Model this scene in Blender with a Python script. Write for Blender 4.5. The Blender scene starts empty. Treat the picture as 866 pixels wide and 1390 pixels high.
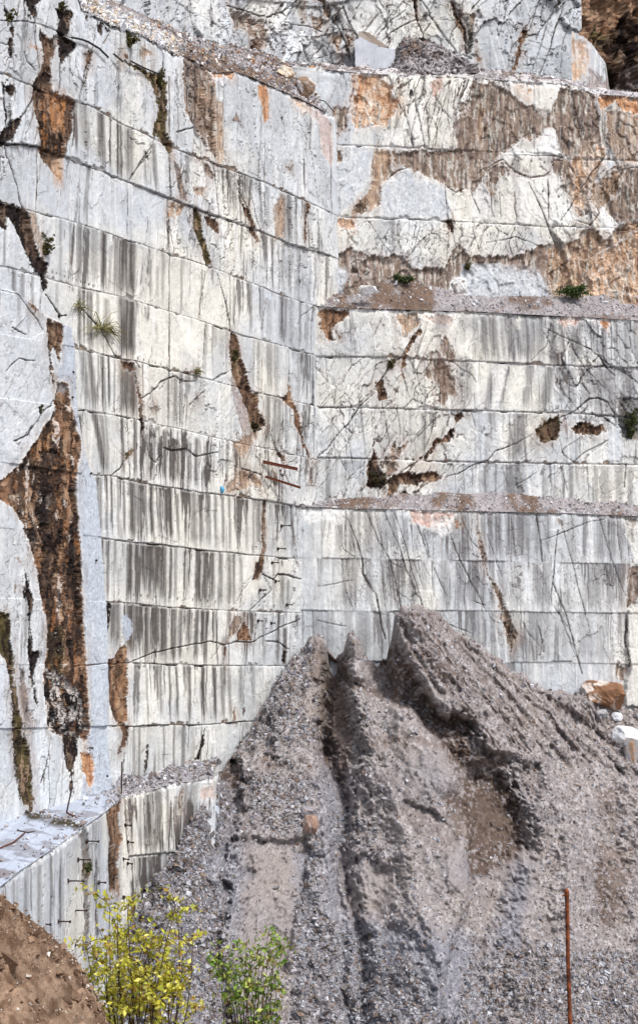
import bpy, math, random
import numpy as np
from mathutils import Vector
SC = bpy.context.scene
COL = SC.collection
F, CX, HY, ZC = 2400.0, 433.0, 905.0, 20.0      # focal length in photo pixels, optical axis, horizon row, eye height

# ------------------------------------------------------------------ camera, sky, sun, exposure
cam = bpy.data.cameras.new('camera'); co = bpy.data.objects.new('camera', cam); COL.objects.link(co)
co.location = (0, 0, ZC); co.rotation_euler = (math.radians(90), 0, 0)
cam.sensor_width = 36; cam.lens = F*36/1390; cam.shift_y = (HY-695)/1390
cam.clip_start = .5; cam.clip_end = 5000
SC.camera = co
SUN_EL, SUN_AZ = 52, 42                            # azimuth measured from behind the camera towards the right
w = bpy.data.worlds.new('World'); SC.world = w; w.use_nodes = True
nt = w.node_tree; nt.nodes.clear()
sky = nt.nodes.new('ShaderNodeTexSky'); sky.sky_type = 'NISHITA'; sky.sun_disc = False
sky.sun_elevation = math.radians(SUN_EL); sky.sun_rotation = math.radians(180-SUN_AZ)
sky.air_density = .9; sky.dust_density = 4; sky.ozone_density = .7
bg = nt.nodes.new('ShaderNodeBackground'); bg.inputs[1].default_value = .095
ou = nt.nodes.new('ShaderNodeOutputWorld')
nt.links.new(sky.outputs[0], bg.inputs[0]); nt.links.new(bg.outputs[0], ou.inputs[0])
sl = bpy.data.lights.new('sun', 'SUN'); sl.energy = 1.95; sl.angle = math.radians(12); sl.color = (1, .975, .94)
so = bpy.data.objects.new('sun', sl); COL.objects.link(so)
e, a = math.radians(SUN_EL), math.radians(SUN_AZ)
sd_ = Vector((math.sin(a)*math.cos(e), -math.cos(a)*math.cos(e), math.sin(e)))
so.rotation_euler = sd_.to_track_quat('Z', 'Y').to_euler(); so.location = (0, 0, 90)
vs = SC.view_settings; vs.view_transform = 'Standard'; vs.look = 'None'; vs.gamma = 1; vs.use_curve_mapping = False
vs.exposure = 0.6
SC.cycles.max_bounces = 5; SC.cycles.diffuse_bounces = 3; SC.cycles.glossy_bounces = 2

# ------------------------------------------------------------------ numpy helpers
def lin(c):
    c = np.asarray(c, float)/255.0
    return np.where(c <= .04045, c/12.92, ((c+.055)/1.055)**2.4)
def ss(a, b, x):
    t = np.clip((x-a)/(b-a), 0, 1); return t*t*(3-2*t)
def _h(ix, iy, seed):
    h = (ix.astype(np.int64)*374761393 + iy.astype(np.int64)*668265263 + seed*1442695041) & 0xFFFFFFFF
    h = ((h ^ (h >> 13))*1274126177) & 0xFFFFFFFF
    h = ((h ^ (h >> 16))*2246822519) & 0xFFFFFFFF
    return ((h ^ (h >> 15)) & 0xFFFFFF)/16777215.0
def vn(x, y, seed=0):                             # value noise, -1..1
    ix, iy = np.floor(x), np.floor(y); fx, fy = x-ix, y-iy
    u = fx*fx*fx*(fx*(fx*6-15)+10); v = fy*fy*fy*(fy*(fy*6-15)+10)
    a = _h(ix, iy, seed); b = _h(ix+1, iy, seed); c = _h(ix, iy+1, seed); d = _h(ix+1, iy+1, seed)
    return ((a+(b-a)*u) + ((c+(d-c)*u)-(a+(b-a)*u))*v)*2-1
def fbm(x, y, seed=0, o=4, g=.5):
    s, A, t = 0, 1, 0
    for i in range(o):
        s = s + A*vn(x*2**i+17.3*i, y*2**i-9.1*i, seed+i*31); t += A; A *= g
    return s/t*1.5
def facets(x, y, seed=0):                         # angular broken rock: every Voronoi cell is its own tilted plane. returns height, edge distance, cell value
    ix, iy = np.floor(x), np.floor(y)
    best = np.full(x.shape, 9.); sec = best.copy(); hh = np.zeros_like(x); cv = np.zeros_like(x)
    for i in (-1, 0, 1):
        for j in (-1, 0, 1):
            cx, cy = ix+i, iy+j
            px, py = cx+_h(cx, cy, seed), cy+_h(cx, cy, seed+1)
            d = (px-x)**2+(py-y)**2
            k = _h(cx, cy, seed+2); gx = _h(cx, cy, seed+3)-.5; gy = _h(cx, cy, seed+4)-.5
            val = (k-.5)+1.6*(gx*(x-px)+gy*(y-py))
            m = d < best
            sec = np.where(m, best, np.minimum(sec, d)); best = np.where(m, d, best)
            hh = np.where(m, val, hh); cv = np.where(m, k, cv)
    return hh, np.sqrt(sec)-np.sqrt(best), cv
def seg_dist(x, y, P, closed=False):
    d = np.full(x.shape, 1e9); tt = np.zeros_like(x); n = len(P); L = 0
    for i in range(n if closed else n-1):
        ax, ay = P[i]; bx, by = P[(i+1) % n]; dx, dy = bx-ax, by-ay; l2 = dx*dx+dy*dy+1e-12
        t = np.clip(((x-ax)*dx+(y-ay)*dy)/l2, 0, 1)
        q = (x-ax-t*dx)**2+(y-ay-t*dy)**2
        m = q < d; d = np.where(m, q, d); tt = np.where(m, (i+t)/max(1, n-1), tt)
    return np.sqrt(d), tt
def inside(x, y, P):
    r = np.zeros(x.shape, bool); n = len(P)
    for i in range(n):
        ax, ay = P[i]; bx, by = P[(i+1) % n]
        if ay == by: continue
        c = ((ay > y) != (by > y)) & (x < (bx-ax)*(y-ay)/(by-ay)+ax); r ^= c
    return r

# ------------------------------------------------------------------ materials
def rock_mat(name, rough=.8, bump=.25, scale=9., var=.16, spec=.25, bscale=None, stretch=(1, 1, 1)):
    m = bpy.data.materials.new(name); m.use_nodes = True; t = m.node_tree; N = t.nodes; K = t.links.new
    b = N['Principled BSDF']; b.inputs['Roughness'].default_value = rough; b.inputs['Specular IOR Level'].default_value = spec
    at = N.new('ShaderNodeAttribute'); at.attribute_name = 'Col'
    tc = N.new('ShaderNodeTexCoord'); mp = N.new('ShaderNodeMapping'); mp.inputs['Scale'].default_value = stretch
    K(tc.outputs['Object'], mp.inputs[0])
    n1 = N.new('ShaderNodeTexNoise'); n1.inputs['Scale'].default_value = scale; n1.inputs['Detail'].default_value = 6; n1.inputs['Roughness'].default_value = .65
    K(mp.outputs[0], n1.inputs['Vector'])
    r = N.new('ShaderNodeMapRange'); r.inputs[1].default_value = .25; r.inputs[2].default_value = .75; r.inputs[3].default_value = 1-var; r.inputs[4].default_value = 1+var
    K(n1.outputs[0], r.inputs[0])
    mx = N.new('ShaderNodeVectorMath'); mx.operation = 'SCALE'; K(at.outputs['Color'], mx.inputs[0]); K(r.outputs[0], mx.inputs['Scale'])
    K(mx.outputs[0], b.inputs['Base Color'])
    n2 = N.new('ShaderNodeTexNoise'); n2.inputs['Scale'].default_value = bscale or scale*1.7; n2.inputs['Detail'].default_value = 7; n2.inputs['Roughness'].default_value = .7
    K(mp.outputs[0], n2.inputs['Vector'])
    bp = N.new('ShaderNodeBump'); bp.inputs['Strength'].default_value = bump; bp.inputs['Distance'].default_value = .08
    K(n2.outputs[0], bp.inputs['Height']); K(bp.outputs[0], b.inputs['Normal'])
    return m
def plain_mat(name, col, rough=.7, metal=0, col2=None, scale=12, bump=.1):
    m = bpy.data.materials.new(name); m.use_nodes = True; t = m.node_tree; N = t.nodes; K = t.links.new
    b = N['Principled BSDF']; b.inputs['Roughness'].default_value = rough; b.inputs['Metallic'].default_value = metal
    tc = N.new('ShaderNodeTexCoord'); n = N.new('ShaderNodeTexNoise'); n.inputs['Scale'].default_value = scale; n.inputs['Detail'].default_value = 6
    K(tc.outputs['Object'], n.inputs['Vector'])
    cr = N.new('ShaderNodeValToRGB'); c1 = lin(col); c2 = lin(col2 if col2 else [c*.7 for c in col])
    cr.color_ramp.elements[0].position = .35; cr.color_ramp.elements[1].position = .65
    cr.color_ramp.elements[0].color = (*c2, 1); cr.color_ramp.elements[1].color = (*c1, 1)
    K(n.outputs[0], cr.inputs[0]); K(cr.outputs[0], b.inputs['Base Color'])
    bp = N.new('ShaderNodeBump'); bp.inputs['Strength'].default_value = bump; bp.inputs['Distance'].default_value = .05
    K(n.outputs[0], bp.inputs['Height']); K(bp.outputs[0], b.inputs['Normal'])
    return m
M_MARBLE = None
def marble_mat(name):
    m = bpy.data.materials.new(name); m.use_nodes = True; t = m.node_tree; N = t.nodes; K = t.links.new
    b = N['Principled BSDF']; b.inputs['Specular IOR Level'].default_value = .15
    at = N.new('ShaderNodeAttribute'); at.attribute_name = 'Col'; tc = N.new('ShaderNodeTexCoord')
    def noise(sc, st=(1, 1, 1), det=5, ro=.6, dist=0):
        mp = N.new('ShaderNodeMapping'); mp.inputs['Scale'].default_value = st; K(tc.outputs['Object'], mp.inputs[0])
        n = N.new('ShaderNodeTexNoise'); n.inputs['Scale'].default_value = sc; n.inputs['Detail'].default_value = det; n.inputs['Roughness'].default_value = ro; n.inputs['Distortion'].default_value = dist
        K(mp.outputs[0], n.inputs['Vector']); return n.outputs[0], mp
    def mr(x, a, b_, c, d):
        r = N.new('ShaderNodeMapRange'); r.interpolation_type = 'SMOOTHSTEP'; K(x, r.inputs[0])
        for i, v in enumerate((a, b_, c, d)): r.inputs[i+1].default_value = v
        return r.outputs[0]
    def mul(a, b_):
        n = N.new('ShaderNodeMath'); n.operation = 'MULTIPLY'; K(a, n.inputs[0]); K(b_, n.inputs[1]) if not isinstance(b_, float) else setattr(n.inputs[1], 'default_value', b_); return n.outputs[0]
    g, _ = noise(6, (1, 1, .6), 8, .7); gf = mr(g, .25, .75, .86, 1.13)
    v = N.new('ShaderNodeVectorMath'); v.operation = 'SCALE'; K(at.outputs['Color'], v.inputs[0]); K(gf, v.inputs['Scale'])
    s1, _ = noise(5.5, (1, 1, .045), 5, .72, .15); s2, _ = noise(1.6, (1, 1, .12), 3, .5)
    f = mul(mr(s1, .52, .60, 0, 1), mr(s2, .45, .6, .05, 1)); f = mul(f, at.outputs['Alpha']); f = mul(f, 1.1)
    mx = N.new('ShaderNodeMix'); mx.data_type = 'RGBA'; mx.clamp_factor = True; K(f, mx.inputs[0]); K(v.outputs[0], mx.inputs[6]); mx.inputs[7].default_value = (*lin((96, 90, 87)), 1)
    # hairline fractures and pits in the stone
    mp = N.new('ShaderNodeMapping'); mp.inputs['Scale'].default_value = (1, 1, .45); mp.inputs['Rotation'].default_value = (0, .35, 0); K(tc.outputs['Object'], mp.inputs[0])
    dn = N.new('ShaderNodeTexNoise'); dn.inputs['Scale'].default_value = 1.3; dn.inputs['Detail'].default_value = 5; K(mp.outputs[0], dn.inputs['Vector'])
    ad = N.new('ShaderNodeVectorMath'); ad.operation = 'MULTIPLY_ADD'; K(dn.outputs['Color'], ad.inputs[0]); ad.inputs[1].default_value = (1.6, 1.6, 1.6); K(mp.outputs[0], ad.inputs[2])
    vo = N.new('ShaderNodeTexVoronoi'); vo.feature = 'DISTANCE_TO_EDGE'; vo.inputs['Scale'].default_value = .95; K(ad.outputs[0], vo.inputs['Vector'])
    ms, _ = noise(.9, (1, 1, 1), 4, .6); hl = mul(mr(vo.outputs[0], .004, .016, 1, 0), mr(ms, .5, .62, 0, .75))
    pt, _ = noise(26, (1, 1, .7), 2, .5); pit = mul(mr(pt, .69, .74, 0, .6), mr(ms, .4, .6, .2, 1)); 
    mm = N.new('ShaderNodeMath'); mm.operation = 'MAXIMUM'; K(hl, mm.inputs[0]); K(pit, mm.inputs[1])
    m2 = N.new('ShaderNodeMix'); m2.data_type = 'RGBA'; K(mm.outputs[0], m2.inputs[0]); K(mx.outputs[2], m2.inputs[6]); m2.inputs[7].default_value = (*lin((92, 80, 72)), 1)
    K(m2.outputs[2], b.inputs['Base Color']); K(mr(g, .3, .7, .5, .8), b.inputs['Roughness'])
    n2, _ = noise(9, (1, 1, .55), 8, .72); bp = N.new('ShaderNodeBump'); bp.inputs['Strength'].default_value = .35; bp.inputs['Distance'].default_value = .05
    K(n2, bp.inputs['Height']); K(bp.outputs[0], b.inputs['Normal'])
    return m
M_MARBLE = marble_mat('cut_marble')
M_GRAVEL = rock_mat('gravel_earth', .95, .9, 12, .30, .1, 14)
M_STONE = rock_mat('rubble_stone', .85, .5, 10, .16, .2)
M_RUST = plain_mat('rusty_steel', (120, 62, 36), .8, .3, (70, 34, 22), 25, .3)
M_RUSTO = plain_mat('orange_rust', (150, 82, 48), .85, .2, (82, 44, 28), 14, .5)
M_IRON = plain_mat('dark_iron', (42, 38, 38), .6, .5, (70, 48, 38), 30)
M_BARK = plain_mat('bark', (84, 66, 50), .9, 0, (52, 42, 34), 30, .4)
M_RUBBER = plain_mat('black_rubber', (28, 27, 28), .6)
M_BLUE = plain_mat('blue_plastic', (60, 150, 200), .5, 0, (80, 175, 215))

def leaf_mat(name):
    m = bpy.data.materials.new(name); m.use_nodes = True; t = m.node_tree; N = t.nodes; K = t.links.new
    b = N['Principled BSDF']; b.inputs['Roughness'].default_value = .55
    at = N.new('ShaderNodeAttribute'); at.attribute_name = 'Col'
    tr = N.new('ShaderNodeBsdfTranslucent'); mx = N.new('ShaderNodeMixShader'); mx.inputs[0].default_value = .35
    K(at.outputs['Color'], b.inputs['Base Color']); K(at.outputs['Color'], tr.inputs[0])
    K(b.outputs[0], mx.inputs[1]); K(tr.outputs[0], mx.inputs[2]); K(mx.outputs[0], N['Material Output'].inputs[0])
    return m
M_LEAF = leaf_mat('leaf')

# ------------------------------------------------------------------ object helpers
def mesh_np(name, V, faces, col=None, mat=None, smooth=False, parent=None, loc=None, alpha=None):
    """V (N,3), faces (M,k) equal-size polygons"""
    V = np.asarray(V, np.float32); faces = np.asarray(faces, np.int32)
    if loc is not None: V = V-np.asarray(loc, np.float32)
    me = bpy.data.meshes.new(name); me.vertices.add(len(V)); me.vertices.foreach_set('co', V.ravel())
    k = faces.shape[1]; me.loops.add(faces.size); me.loops.foreach_set('vertex_index', faces.ravel())
    me.polygons.add(len(faces)); me.polygons.foreach_set('loop_start', np.arange(0, faces.size, k, dtype=np.int32))
    me.polygons.foreach_set('loop_total', np.full(len(faces), k, np.int32))
    if smooth: me.polygons.foreach_set('use_smooth', np.ones(len(faces), bool))
    else: me.polygons.foreach_set('use_smooth', np.zeros(len(faces), bool))
    me.update(calc_edges=True); me.validate()
    if col is not None:
        ca = me.color_attributes.new('Col', 'FLOAT_COLOR', 'POINT')
        c4 = np.ones((len(V), 4), np.float32); c4[:, :3] = np.clip(col, 0.004, 1); 
        c4[:, 3] = 0 if alpha is None else alpha
        ca.data.foreach_set('color', c4.ravel())
    if mat: me.materials.append(mat)
    o = bpy.data.objects.new(name, me); COL.objects.link(o)
    if loc is not None: o.location = loc
    if parent: o.parent = parent
    return o
def tag(o, label=None, cat=None, group=None, kind=None):
    if label: o['label'] = label
    if cat: o['category'] = cat
    if group: o['group'] = group
    if kind: o['kind'] = kind
    return o
def empty(name, loc):
    o = bpy.data.objects.new(name, None); COL.objects.link(o); o.location = loc; o.empty_display_size = .2; return o
def grid_faces(nc, nr):
    i = np.arange((nc-1)*(nr-1)); c = i % (nc-1); r = i//(nc-1); a = r*nc+c
    return np.stack([a, a+1, a+1+nc, a+nc], 1)
def tube(pts, rad, n=7):
    pts = [np.array(p, float) for p in pts]; V = []; Fc = []
    rad = rad if hasattr(rad, '__len__') else [rad]*len(pts)
    for i, p in enumerate(pts):
        d = pts[min(i+1, len(pts)-1)]-pts[max(i-1, 0)]; d /= np.linalg.norm(d)+1e-9
        u = np.cross(d, [0, 0, 1] if abs(d[2]) < .9 else [1, 0, 0]); u /= np.linalg.norm(u); v = np.cross(d, u)
        for k in range(n):
            t = 2*math.pi*k/n; V.append(p+rad[i]*(math.cos(t)*u+math.sin(t)*v))
    for i in range(len(pts)-1):
        for k in range(n):
            a = i*n+k; b = i*n+(k+1) % n; Fc.append((a, b, b+n)); Fc.append((a, b+n, a+n))
    c0 = len(V); V.append(pts[0]); V.append(pts[-1]); e = (len(pts)-1)*n
    for k in range(n):
        Fc.append((c0, (k+1) % n, k)); Fc.append((c0+1, e+k, e+(k+1) % n))
    return np.array(V), np.array(Fc)
def join(parts):
    V = []; Fc = []; n = 0
    for v, f in parts: V.append(v); Fc.append(f+n); n += len(v)
    return np.concatenate(V), np.concatenate(Fc)
def at(px, py, Y): return np.array([(px-CX)/F*Y, Y, ZC-(py-HY)/F*Y])

# ------------------------------------------------------------------ wall panels: a path on plan, height z, features stored in (metres along, height)
PAL = {k: lin(v) for k, v in dict(cool=(194, 201, 208), warm=(221, 221, 214), cream=(221, 222, 216), white=(234, 236, 236), slab=(180, 191, 205),
    grey=(140, 141, 146), stain=(66, 60, 58), stain2=(108, 107, 110), brown=(100, 78, 63), brown2=(62, 48, 40), tan=(172, 147, 124), tan2=(136, 112, 94),
    gb=(148, 132, 120), gb2=(110, 97, 88), orange=(184, 138, 100), orange2=(146, 102, 72), ol=(208, 176, 148), ol2=(184, 148, 120),
    rust=(138, 106, 82), rust2=(92, 72, 59), dark=(40, 32, 31), dark2=(18, 15, 16), moss=(78, 70, 44), moss2=(50, 42, 31), pink=(206, 176, 164), pink2=(180, 146, 132),
    gp=(160, 146, 142), gp2=(132, 116, 110)).items()}
TEX = dict(brown=('brown', 'brown2', 'tan2'), tan=('tan', 'tan2', 'ol'), gb=('gb', 'gb2', 'gp'), orange=('orange', 'orange2', 'ol'), ol=('ol', 'ol2', 'cream'),
    rust=('rust', 'rust2', 'brown2'), dark=('dark', 'dark2', 'brown2'), moss=('moss', 'moss2', 'brown'), pink=('pink', 'pink2', 'white'), gp=('gp', 'gp2', 'cool'),
    slab=('slab', 'cool', 'slab'), white=('white', 'cream', 'cool'), cream=('cream', 'warm', 'white'), cool=('cool', 'white', 'slab'), grey=('grey', 'stain2', 'cool'), rb=('rust2', 'brown2', 'orange2'))

class Panel:
    def __init__(s, pts, px0, px1, zb, top, step=1.3, nrm_flip=1, seed=1, ext=(0, 0), rowstep=None):
        s.P = np.array(pts, float); d = np.diff(s.P, axis=0); s.L = np.hypot(d[:, 0], d[:, 1]); s.cum = np.concatenate([[0], np.cumsum(s.L)]); s.D = d/s.L[:, None]
        s.seed = seed; s.dscale = 1.; s.tilt_ = 1.
        pxs = np.arange(px0, px1+step, step)
        sv = s.s_of(pxs); sv.sort()
        if ext[0]: sv = np.concatenate([sv[0]-np.linspace(ext[0], .5, max(2, int(ext[0]/.6))), sv])
        if ext[1]: sv = np.concatenate([sv, sv[-1]+np.linspace(.5, ext[1], max(2, int(ext[1]/.6)))])
        T = s.map(top); T = T[np.argsort(T[:, 0])]
        zt = np.interp(sv, T[:, 0], T[:, 1]) if len(T) > 1 else np.full(len(sv), T[0, 1])
        zt = zt + .06*fbm(sv*2, sv*0, seed+5) + .05*fbm(sv*9, sv*0+3, seed+6)
        nr = int((zt.max()-zb)/(step*s.Yof(sv).min()/F))+2
        v = np.linspace(0, 1, nr)
        s.nc, s.nr = len(sv), nr
        S, V = np.meshgrid(sv, v); Z = zb+V*(zt[None, :]-zb)
        s.S = S.ravel(); s.Z = Z.ravel(); s.ztop = np.tile(zt, nr)
        s.disp = np.zeros(s.S.size); s.col = np.zeros((s.S.size, 3)); s.clean = np.ones(s.S.size)
        _, _, c1 = facets(s.S*2.6, s.Z*1.5, seed+50); _, _, c2 = facets(s.S*2.6, s.Z*1.5, seed+55); _, _, c3 = facets(s.S*8, s.Z*4.5, seed+51)
        s.wx = .04*fbm(s.S*1.4, s.Z*1.4, seed+50, 3)+.16*(c1-.5)+.07*(c3-.5); s.wy = .04*fbm(s.S*1.4, s.Z*1.4, seed+60, 3)+.2*(c2-.5)+.09*(c3-.5)
        s.cx = .035*fbm(s.S*1.2, s.Z*1.2, seed+150, 2)+.012*fbm(s.S*7, s.Z*7, seed+151, 2); s.cy = .035*fbm(s.S*1.2, s.Z*1.2, seed+160, 2)+.012*fbm(s.S*7, s.Z*7, seed+161, 2)
        s.n1 = fbm(s.S*.9, s.Z*.9, seed+70, 5); s.n2 = fbm(s.S*5, s.Z*2.2, seed+71, 4, .6); s.n3 = fbm(s.S*14, s.Z*9, seed+72, 2)
    def seg(s, sv): return np.clip(np.searchsorted(s.cum, sv, 'right')-1, 0, len(s.L)-1)
    def xy(s, sv):
        sv = np.asarray(sv, float); i = s.seg(sv); t = sv-s.cum[i]; return s.P[i]+s.D[i]*t[..., None]
    def Yof(s, sv): return s.xy(sv)[..., 1]
    def s_of(s, px):
        k = (np.asarray(px, float)-CX)/F; r = np.full(k.shape, np.nan); n = len(s.L)
        for i in range(n):
            X0, Y0 = s.P[i]; dx, dy = s.D[i]; t = (k*Y0-X0)/(dx-k*dy)
            ok = np.isnan(r) & ((t >= -1e-6) | (i == 0)) & ((t <= s.L[i]+1e-6) | (i == n-1)); r = np.where(ok, s.cum[i]+t, r)
        return r
    def map(s, pts):
        pts = np.array(pts, float); sv = s.s_of(pts[:, 0]); Y = s.Yof(sv); return np.stack([sv, ZC-(pts[:, 1]-HY)*Y/F], 1)
    def nrm(s, sv):
        d = s.D[s.seg(np.asarray(sv))]; return np.stack([d[..., 1], -d[..., 0]], -1)
    def point(s, px, py, out=0.):
        m = s.map([(px, py)])[0]; xy = s.xy(m[0]); n = s.nrm(m[0]); return np.array([xy[0]+n[0]*out, xy[1]+n[1]*out, m[1]]), np.array([n[0], n[1], 0])
    def sel(s, Q, mar):
        return np.nonzero((s.S > Q[:, 0].min()-mar) & (s.S < Q[:, 0].max()+mar) & (s.Z > Q[:, 1].min()-mar) & (s.Z < Q[:, 1].max()+mar))[0]
    def tex(s, name, ix, st=1.):
        a, b, c = [PAL[k] for k in TEX[name]]
        n = s.n2[ix]; m = fbm(s.S[ix]*7, s.Z[ix]*(1.2 if st > .5 else 5), s.seed+90, 3)
        if name in ('cool', 'white', 'cream', 'slab'): b = a+(b-a)*.3; c = a+(c-a)*.3
        r = a+(b-a)*ss(-.1, .5, m)[:, None]; r = r+(c-r)*(ss(.15, .6, n)*.6)[:, None]
        if name in ('gb', 'tan', 'ol') and st > .5:
            q = fbm(s.S[ix]*10, s.Z[ix]*1.6, s.seed+95, 3); r = r+(PAL['cream']-r)*(ss(.22, .5, q)*.55)[:, None]; q = fbm(s.S[ix]*6, s.Z[ix]*.5, s.seed+96, 3); r = r*(1-.28*ss(0, .5, q))[:, None]
        return r*(1+.2*s.n3[ix])[:, None]
    def patch(s, pts, kind, depth=0., soft=1.2, alpha=1., warp=1., st=1., rough=None, rim=0., brk=0.):
        Q = s.map(pts); mar = .5; ix = s.sel(Q, mar)
        if not len(ix): return
        x = s.S[ix]+s.wx[ix]*warp; y = s.Z[ix]+s.wy[ix]*warp
        d, _ = seg_dist(x, y, Q, True); d = np.where(inside(x, y, Q), d, -d)
        px = .04
        if kind in ('dark', 'brown', 'rust', 'moss', 'gb') and alpha > .84: alpha = 1
        if kind in ('brown', 'rust', 'gb', 'tan', 'moss', 'orange', 'ol'):          # staining that spreads out of the broken rock
            hz = ss(-15*px, 0, d)*np.clip(.5+.9*fbm(s.S[ix]*3, s.Z[ix]*.7, s.seed+97, 3), 0, 1)*(.42 if warp > 0 else 0)
            s.col[ix] += (PAL[{'orange': 'ol2', 'ol': 'ol'}.get(kind, 'tan2' if kind != 'gb' else 'gp')]-s.col[ix])*hz[:, None]
        if brk: d = d - brk*px*8*np.maximum(0, s.n2[ix]+.1)-px*1.6*s.n3[ix]
        a = ss(-soft*px, soft*px, d)*alpha
        s.col[ix] += (s.tex(kind, ix, st)-s.col[ix])*a[:, None]; s.clean[ix] *= 1-a*(.3 if kind == 'gb' else 1)
        if rim: 
            pass
            rr = ss(-4*px, -.5*px, d)*(1-ss(-.5*px, .8*px, d))*rim; s.col[ix] += (PAL['white']-s.col[ix])*rr[:, None]
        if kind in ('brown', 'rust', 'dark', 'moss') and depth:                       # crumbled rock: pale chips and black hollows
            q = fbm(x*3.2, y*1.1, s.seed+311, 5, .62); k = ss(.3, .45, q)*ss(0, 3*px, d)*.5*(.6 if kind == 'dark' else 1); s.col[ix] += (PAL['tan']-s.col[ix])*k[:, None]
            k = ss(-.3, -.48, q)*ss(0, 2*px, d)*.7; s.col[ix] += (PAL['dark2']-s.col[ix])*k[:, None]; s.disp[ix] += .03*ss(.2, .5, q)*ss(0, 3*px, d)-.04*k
        if depth:
            h, e, c = facets(x*1.7+3, y*1.1, s.seed+7); h2, _, _ = facets(x*4.5, y*3, s.seed+17)
            k = ss(0, 5*px, d); k = k*s.dscale; s.disp[ix] -= k*(depth*(.6+.5*h)+.16*abs(depth)*h2)
    def proud(s, pts, amt, soft=1.5, warp=.5):
        Q = s.map(pts); ix = s.sel(Q, .5); x = s.S[ix]+s.wx[ix]*warp; y = s.Z[ix]+s.wy[ix]*warp
        d, _ = seg_dist(x, y, Q, True); d = np.where(inside(x, y, Q), d, -d); s.disp[ix] += amt*ss(-soft*.04, soft*.04, d)
    def crack(s, pts, wd=1., depth=.12, dark=.85, kind='dark', warp=.7, lip=0., taper=True):
        Q = s.map(pts); ix = s.sel(Q, .4); 
        if not len(ix): return
        x = s.S[ix]+s.cx[ix]*warp; y = s.Z[ix]+s.cy[ix]*warp
        d, t = seg_dist(x, y, Q); w = wd*.04*.42*(1+.7*s.n2[ix]); depth = depth*.5
        dark = dark*(1.05+.4*s.n1[ix]+.3*s.n3[ix])
        if taper: w = w*(.35+.65*np.sin(np.clip(t, .03, .97)*math.pi)**.5)
        w = np.maximum(w, .004)
        if not taper: dark = dark*(.25+.75*ss(-.25, .45, s.n1[ix]+.6*s.n2[ix]+.05))
        a = np.clip((1-ss(w*.5, w+.024, d))*dark*np.clip(w/.02, .25, 1), 0, 1)
        s.col[ix] += (s.tex(kind, ix)-s.col[ix])*a[:, None]; s.disp[ix] -= depth*(1-ss(w*.5, w+.03, d))
        if lip:
            yy = s.Z[ix]-np.interp(s.S[ix], *zip(*sorted(map(tuple, Q)))); m = (yy < -.02) & (yy > -.12)
            s.col[ix] += (PAL['white']-s.col[ix])*(m*lip*ss(-.2, .4, s.n2[ix]+.2))[:, None]
    def seams(s, lines, dark=.8, lip=.4, step=.05, wd=1.3):
        """horizontal saw cuts; returns row number and depth below the cut above, for the streaks"""
        s.row = np.zeros(s.S.size, int); s.up = s.ztop.copy(); s.dn = np.full(s.S.size, s.Z.min()); s.lines = []
        for ln in lines:
            Q = s.map(ln); Q = Q[np.argsort(Q[:, 0])]; s.lines.append(Q)
            zz = np.interp(s.S, Q[:, 0], Q[:, 1]); below = s.Z < zz
            s.row[below] += 1; s.up = np.where(below, zz, s.up)
        for Q in reversed(s.lines):
            zz = np.interp(s.S, Q[:, 0], Q[:, 1]); above = s.Z >= zz; s.dn = np.where(above, np.maximum(zz, s.dn), s.dn)
        s.t = s.up-s.Z; s.H = np.maximum(.3, s.up-s.dn)
        rr = np.sin(s.row*12.9898+s.seed)*43758.5; rr = rr-np.floor(rr)
        s.disp += step*(rr-.5)*2+step*.8*(s.t/np.maximum(s.H, 1))
        s._cut = (lines, dark, lip, wd)
    def cut(s):
        lines, dark, lip, wd = s._cut
        for i, ln in enumerate(lines):
            s.crack(ln, wd, .10, dark, 'dark', .5, lip, False)
            lim = s.map(ln)[:, 0]; ok = (s.S > lim.min()) & (s.S < lim.max())
            Q = s.lines[i]; rs = np.random.RandomState(s.seed*7+i)             # chipped arrises and short widened stretches of the cut
            zz = np.interp(s.S, Q[:, 0], Q[:, 1])
            q = vn(s.S*1.1+i*3, s.S*0, s.seed+i)+.5*vn(s.S*5, s.S*0+i, s.seed); hgt = .22*np.clip(q-.35, 0, 1)+.05*np.clip(s.n2, 0, 1); dz = s.Z-zz
            up = ok & (dz > 0) & (dz < hgt); k = up*ss(.03, .1, hgt); s.disp -= .12*k; c = PAL['white'] if i % 2 else PAL['tan']; s.col += (c-s.col)*(k*.65)[:, None]
            q = vn(s.S*1.7+i*5+9, s.S*0, s.seed+i+4); hgt = .16*np.clip(q-.3, 0, 1); dn = ok & (dz < 0) & (dz > -hgt); k = dn*ss(.02, .08, hgt); s.disp -= .16*k; s.col += (PAL['stain']-s.col)*(k*.55)[:, None]
    def marble(s, coolpts=None, warm=.5, zones=()):
        W = ss(-.7, .7, fbm(s.S*.3, s.Z*.2, s.seed+11, 4)+(warm-.5)*2.4)
        for (cx, cy, rx, ry, amt) in zones:
            q = s.map([(cx, cy), (cx+rx, cy), (cx, cy+ry)]); g = np.exp(-(((s.S-q[0, 0])/(q[1, 0]-q[0, 0]))**2+((s.Z-q[0, 1])/(q[2, 1]-q[0, 1]))**2)+.5*s.n1)
            W = np.clip(W+g*amt, 0, 1)
        bj = s.S/(3.2+1.5*vn(s.row*3.3, s.row*1.7, s.seed))+s.row*.37; b0 = np.floor(bj); bt = _h(b0, s.row.astype(float), s.seed+9); bt2 = _h(b0, s.row.astype(float), s.seed+10)
        W = np.clip(W+.35*(bt2-.5), 0, 1)
        c = PAL['cool']+(PAL['warm']-PAL['cool'])*W[:, None]
        c = c*(1+.17*(bt-.5))[:, None]; s.disp += .05*(bt-.5)+.12*(bt2-.5)*(bj-b0)
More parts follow.
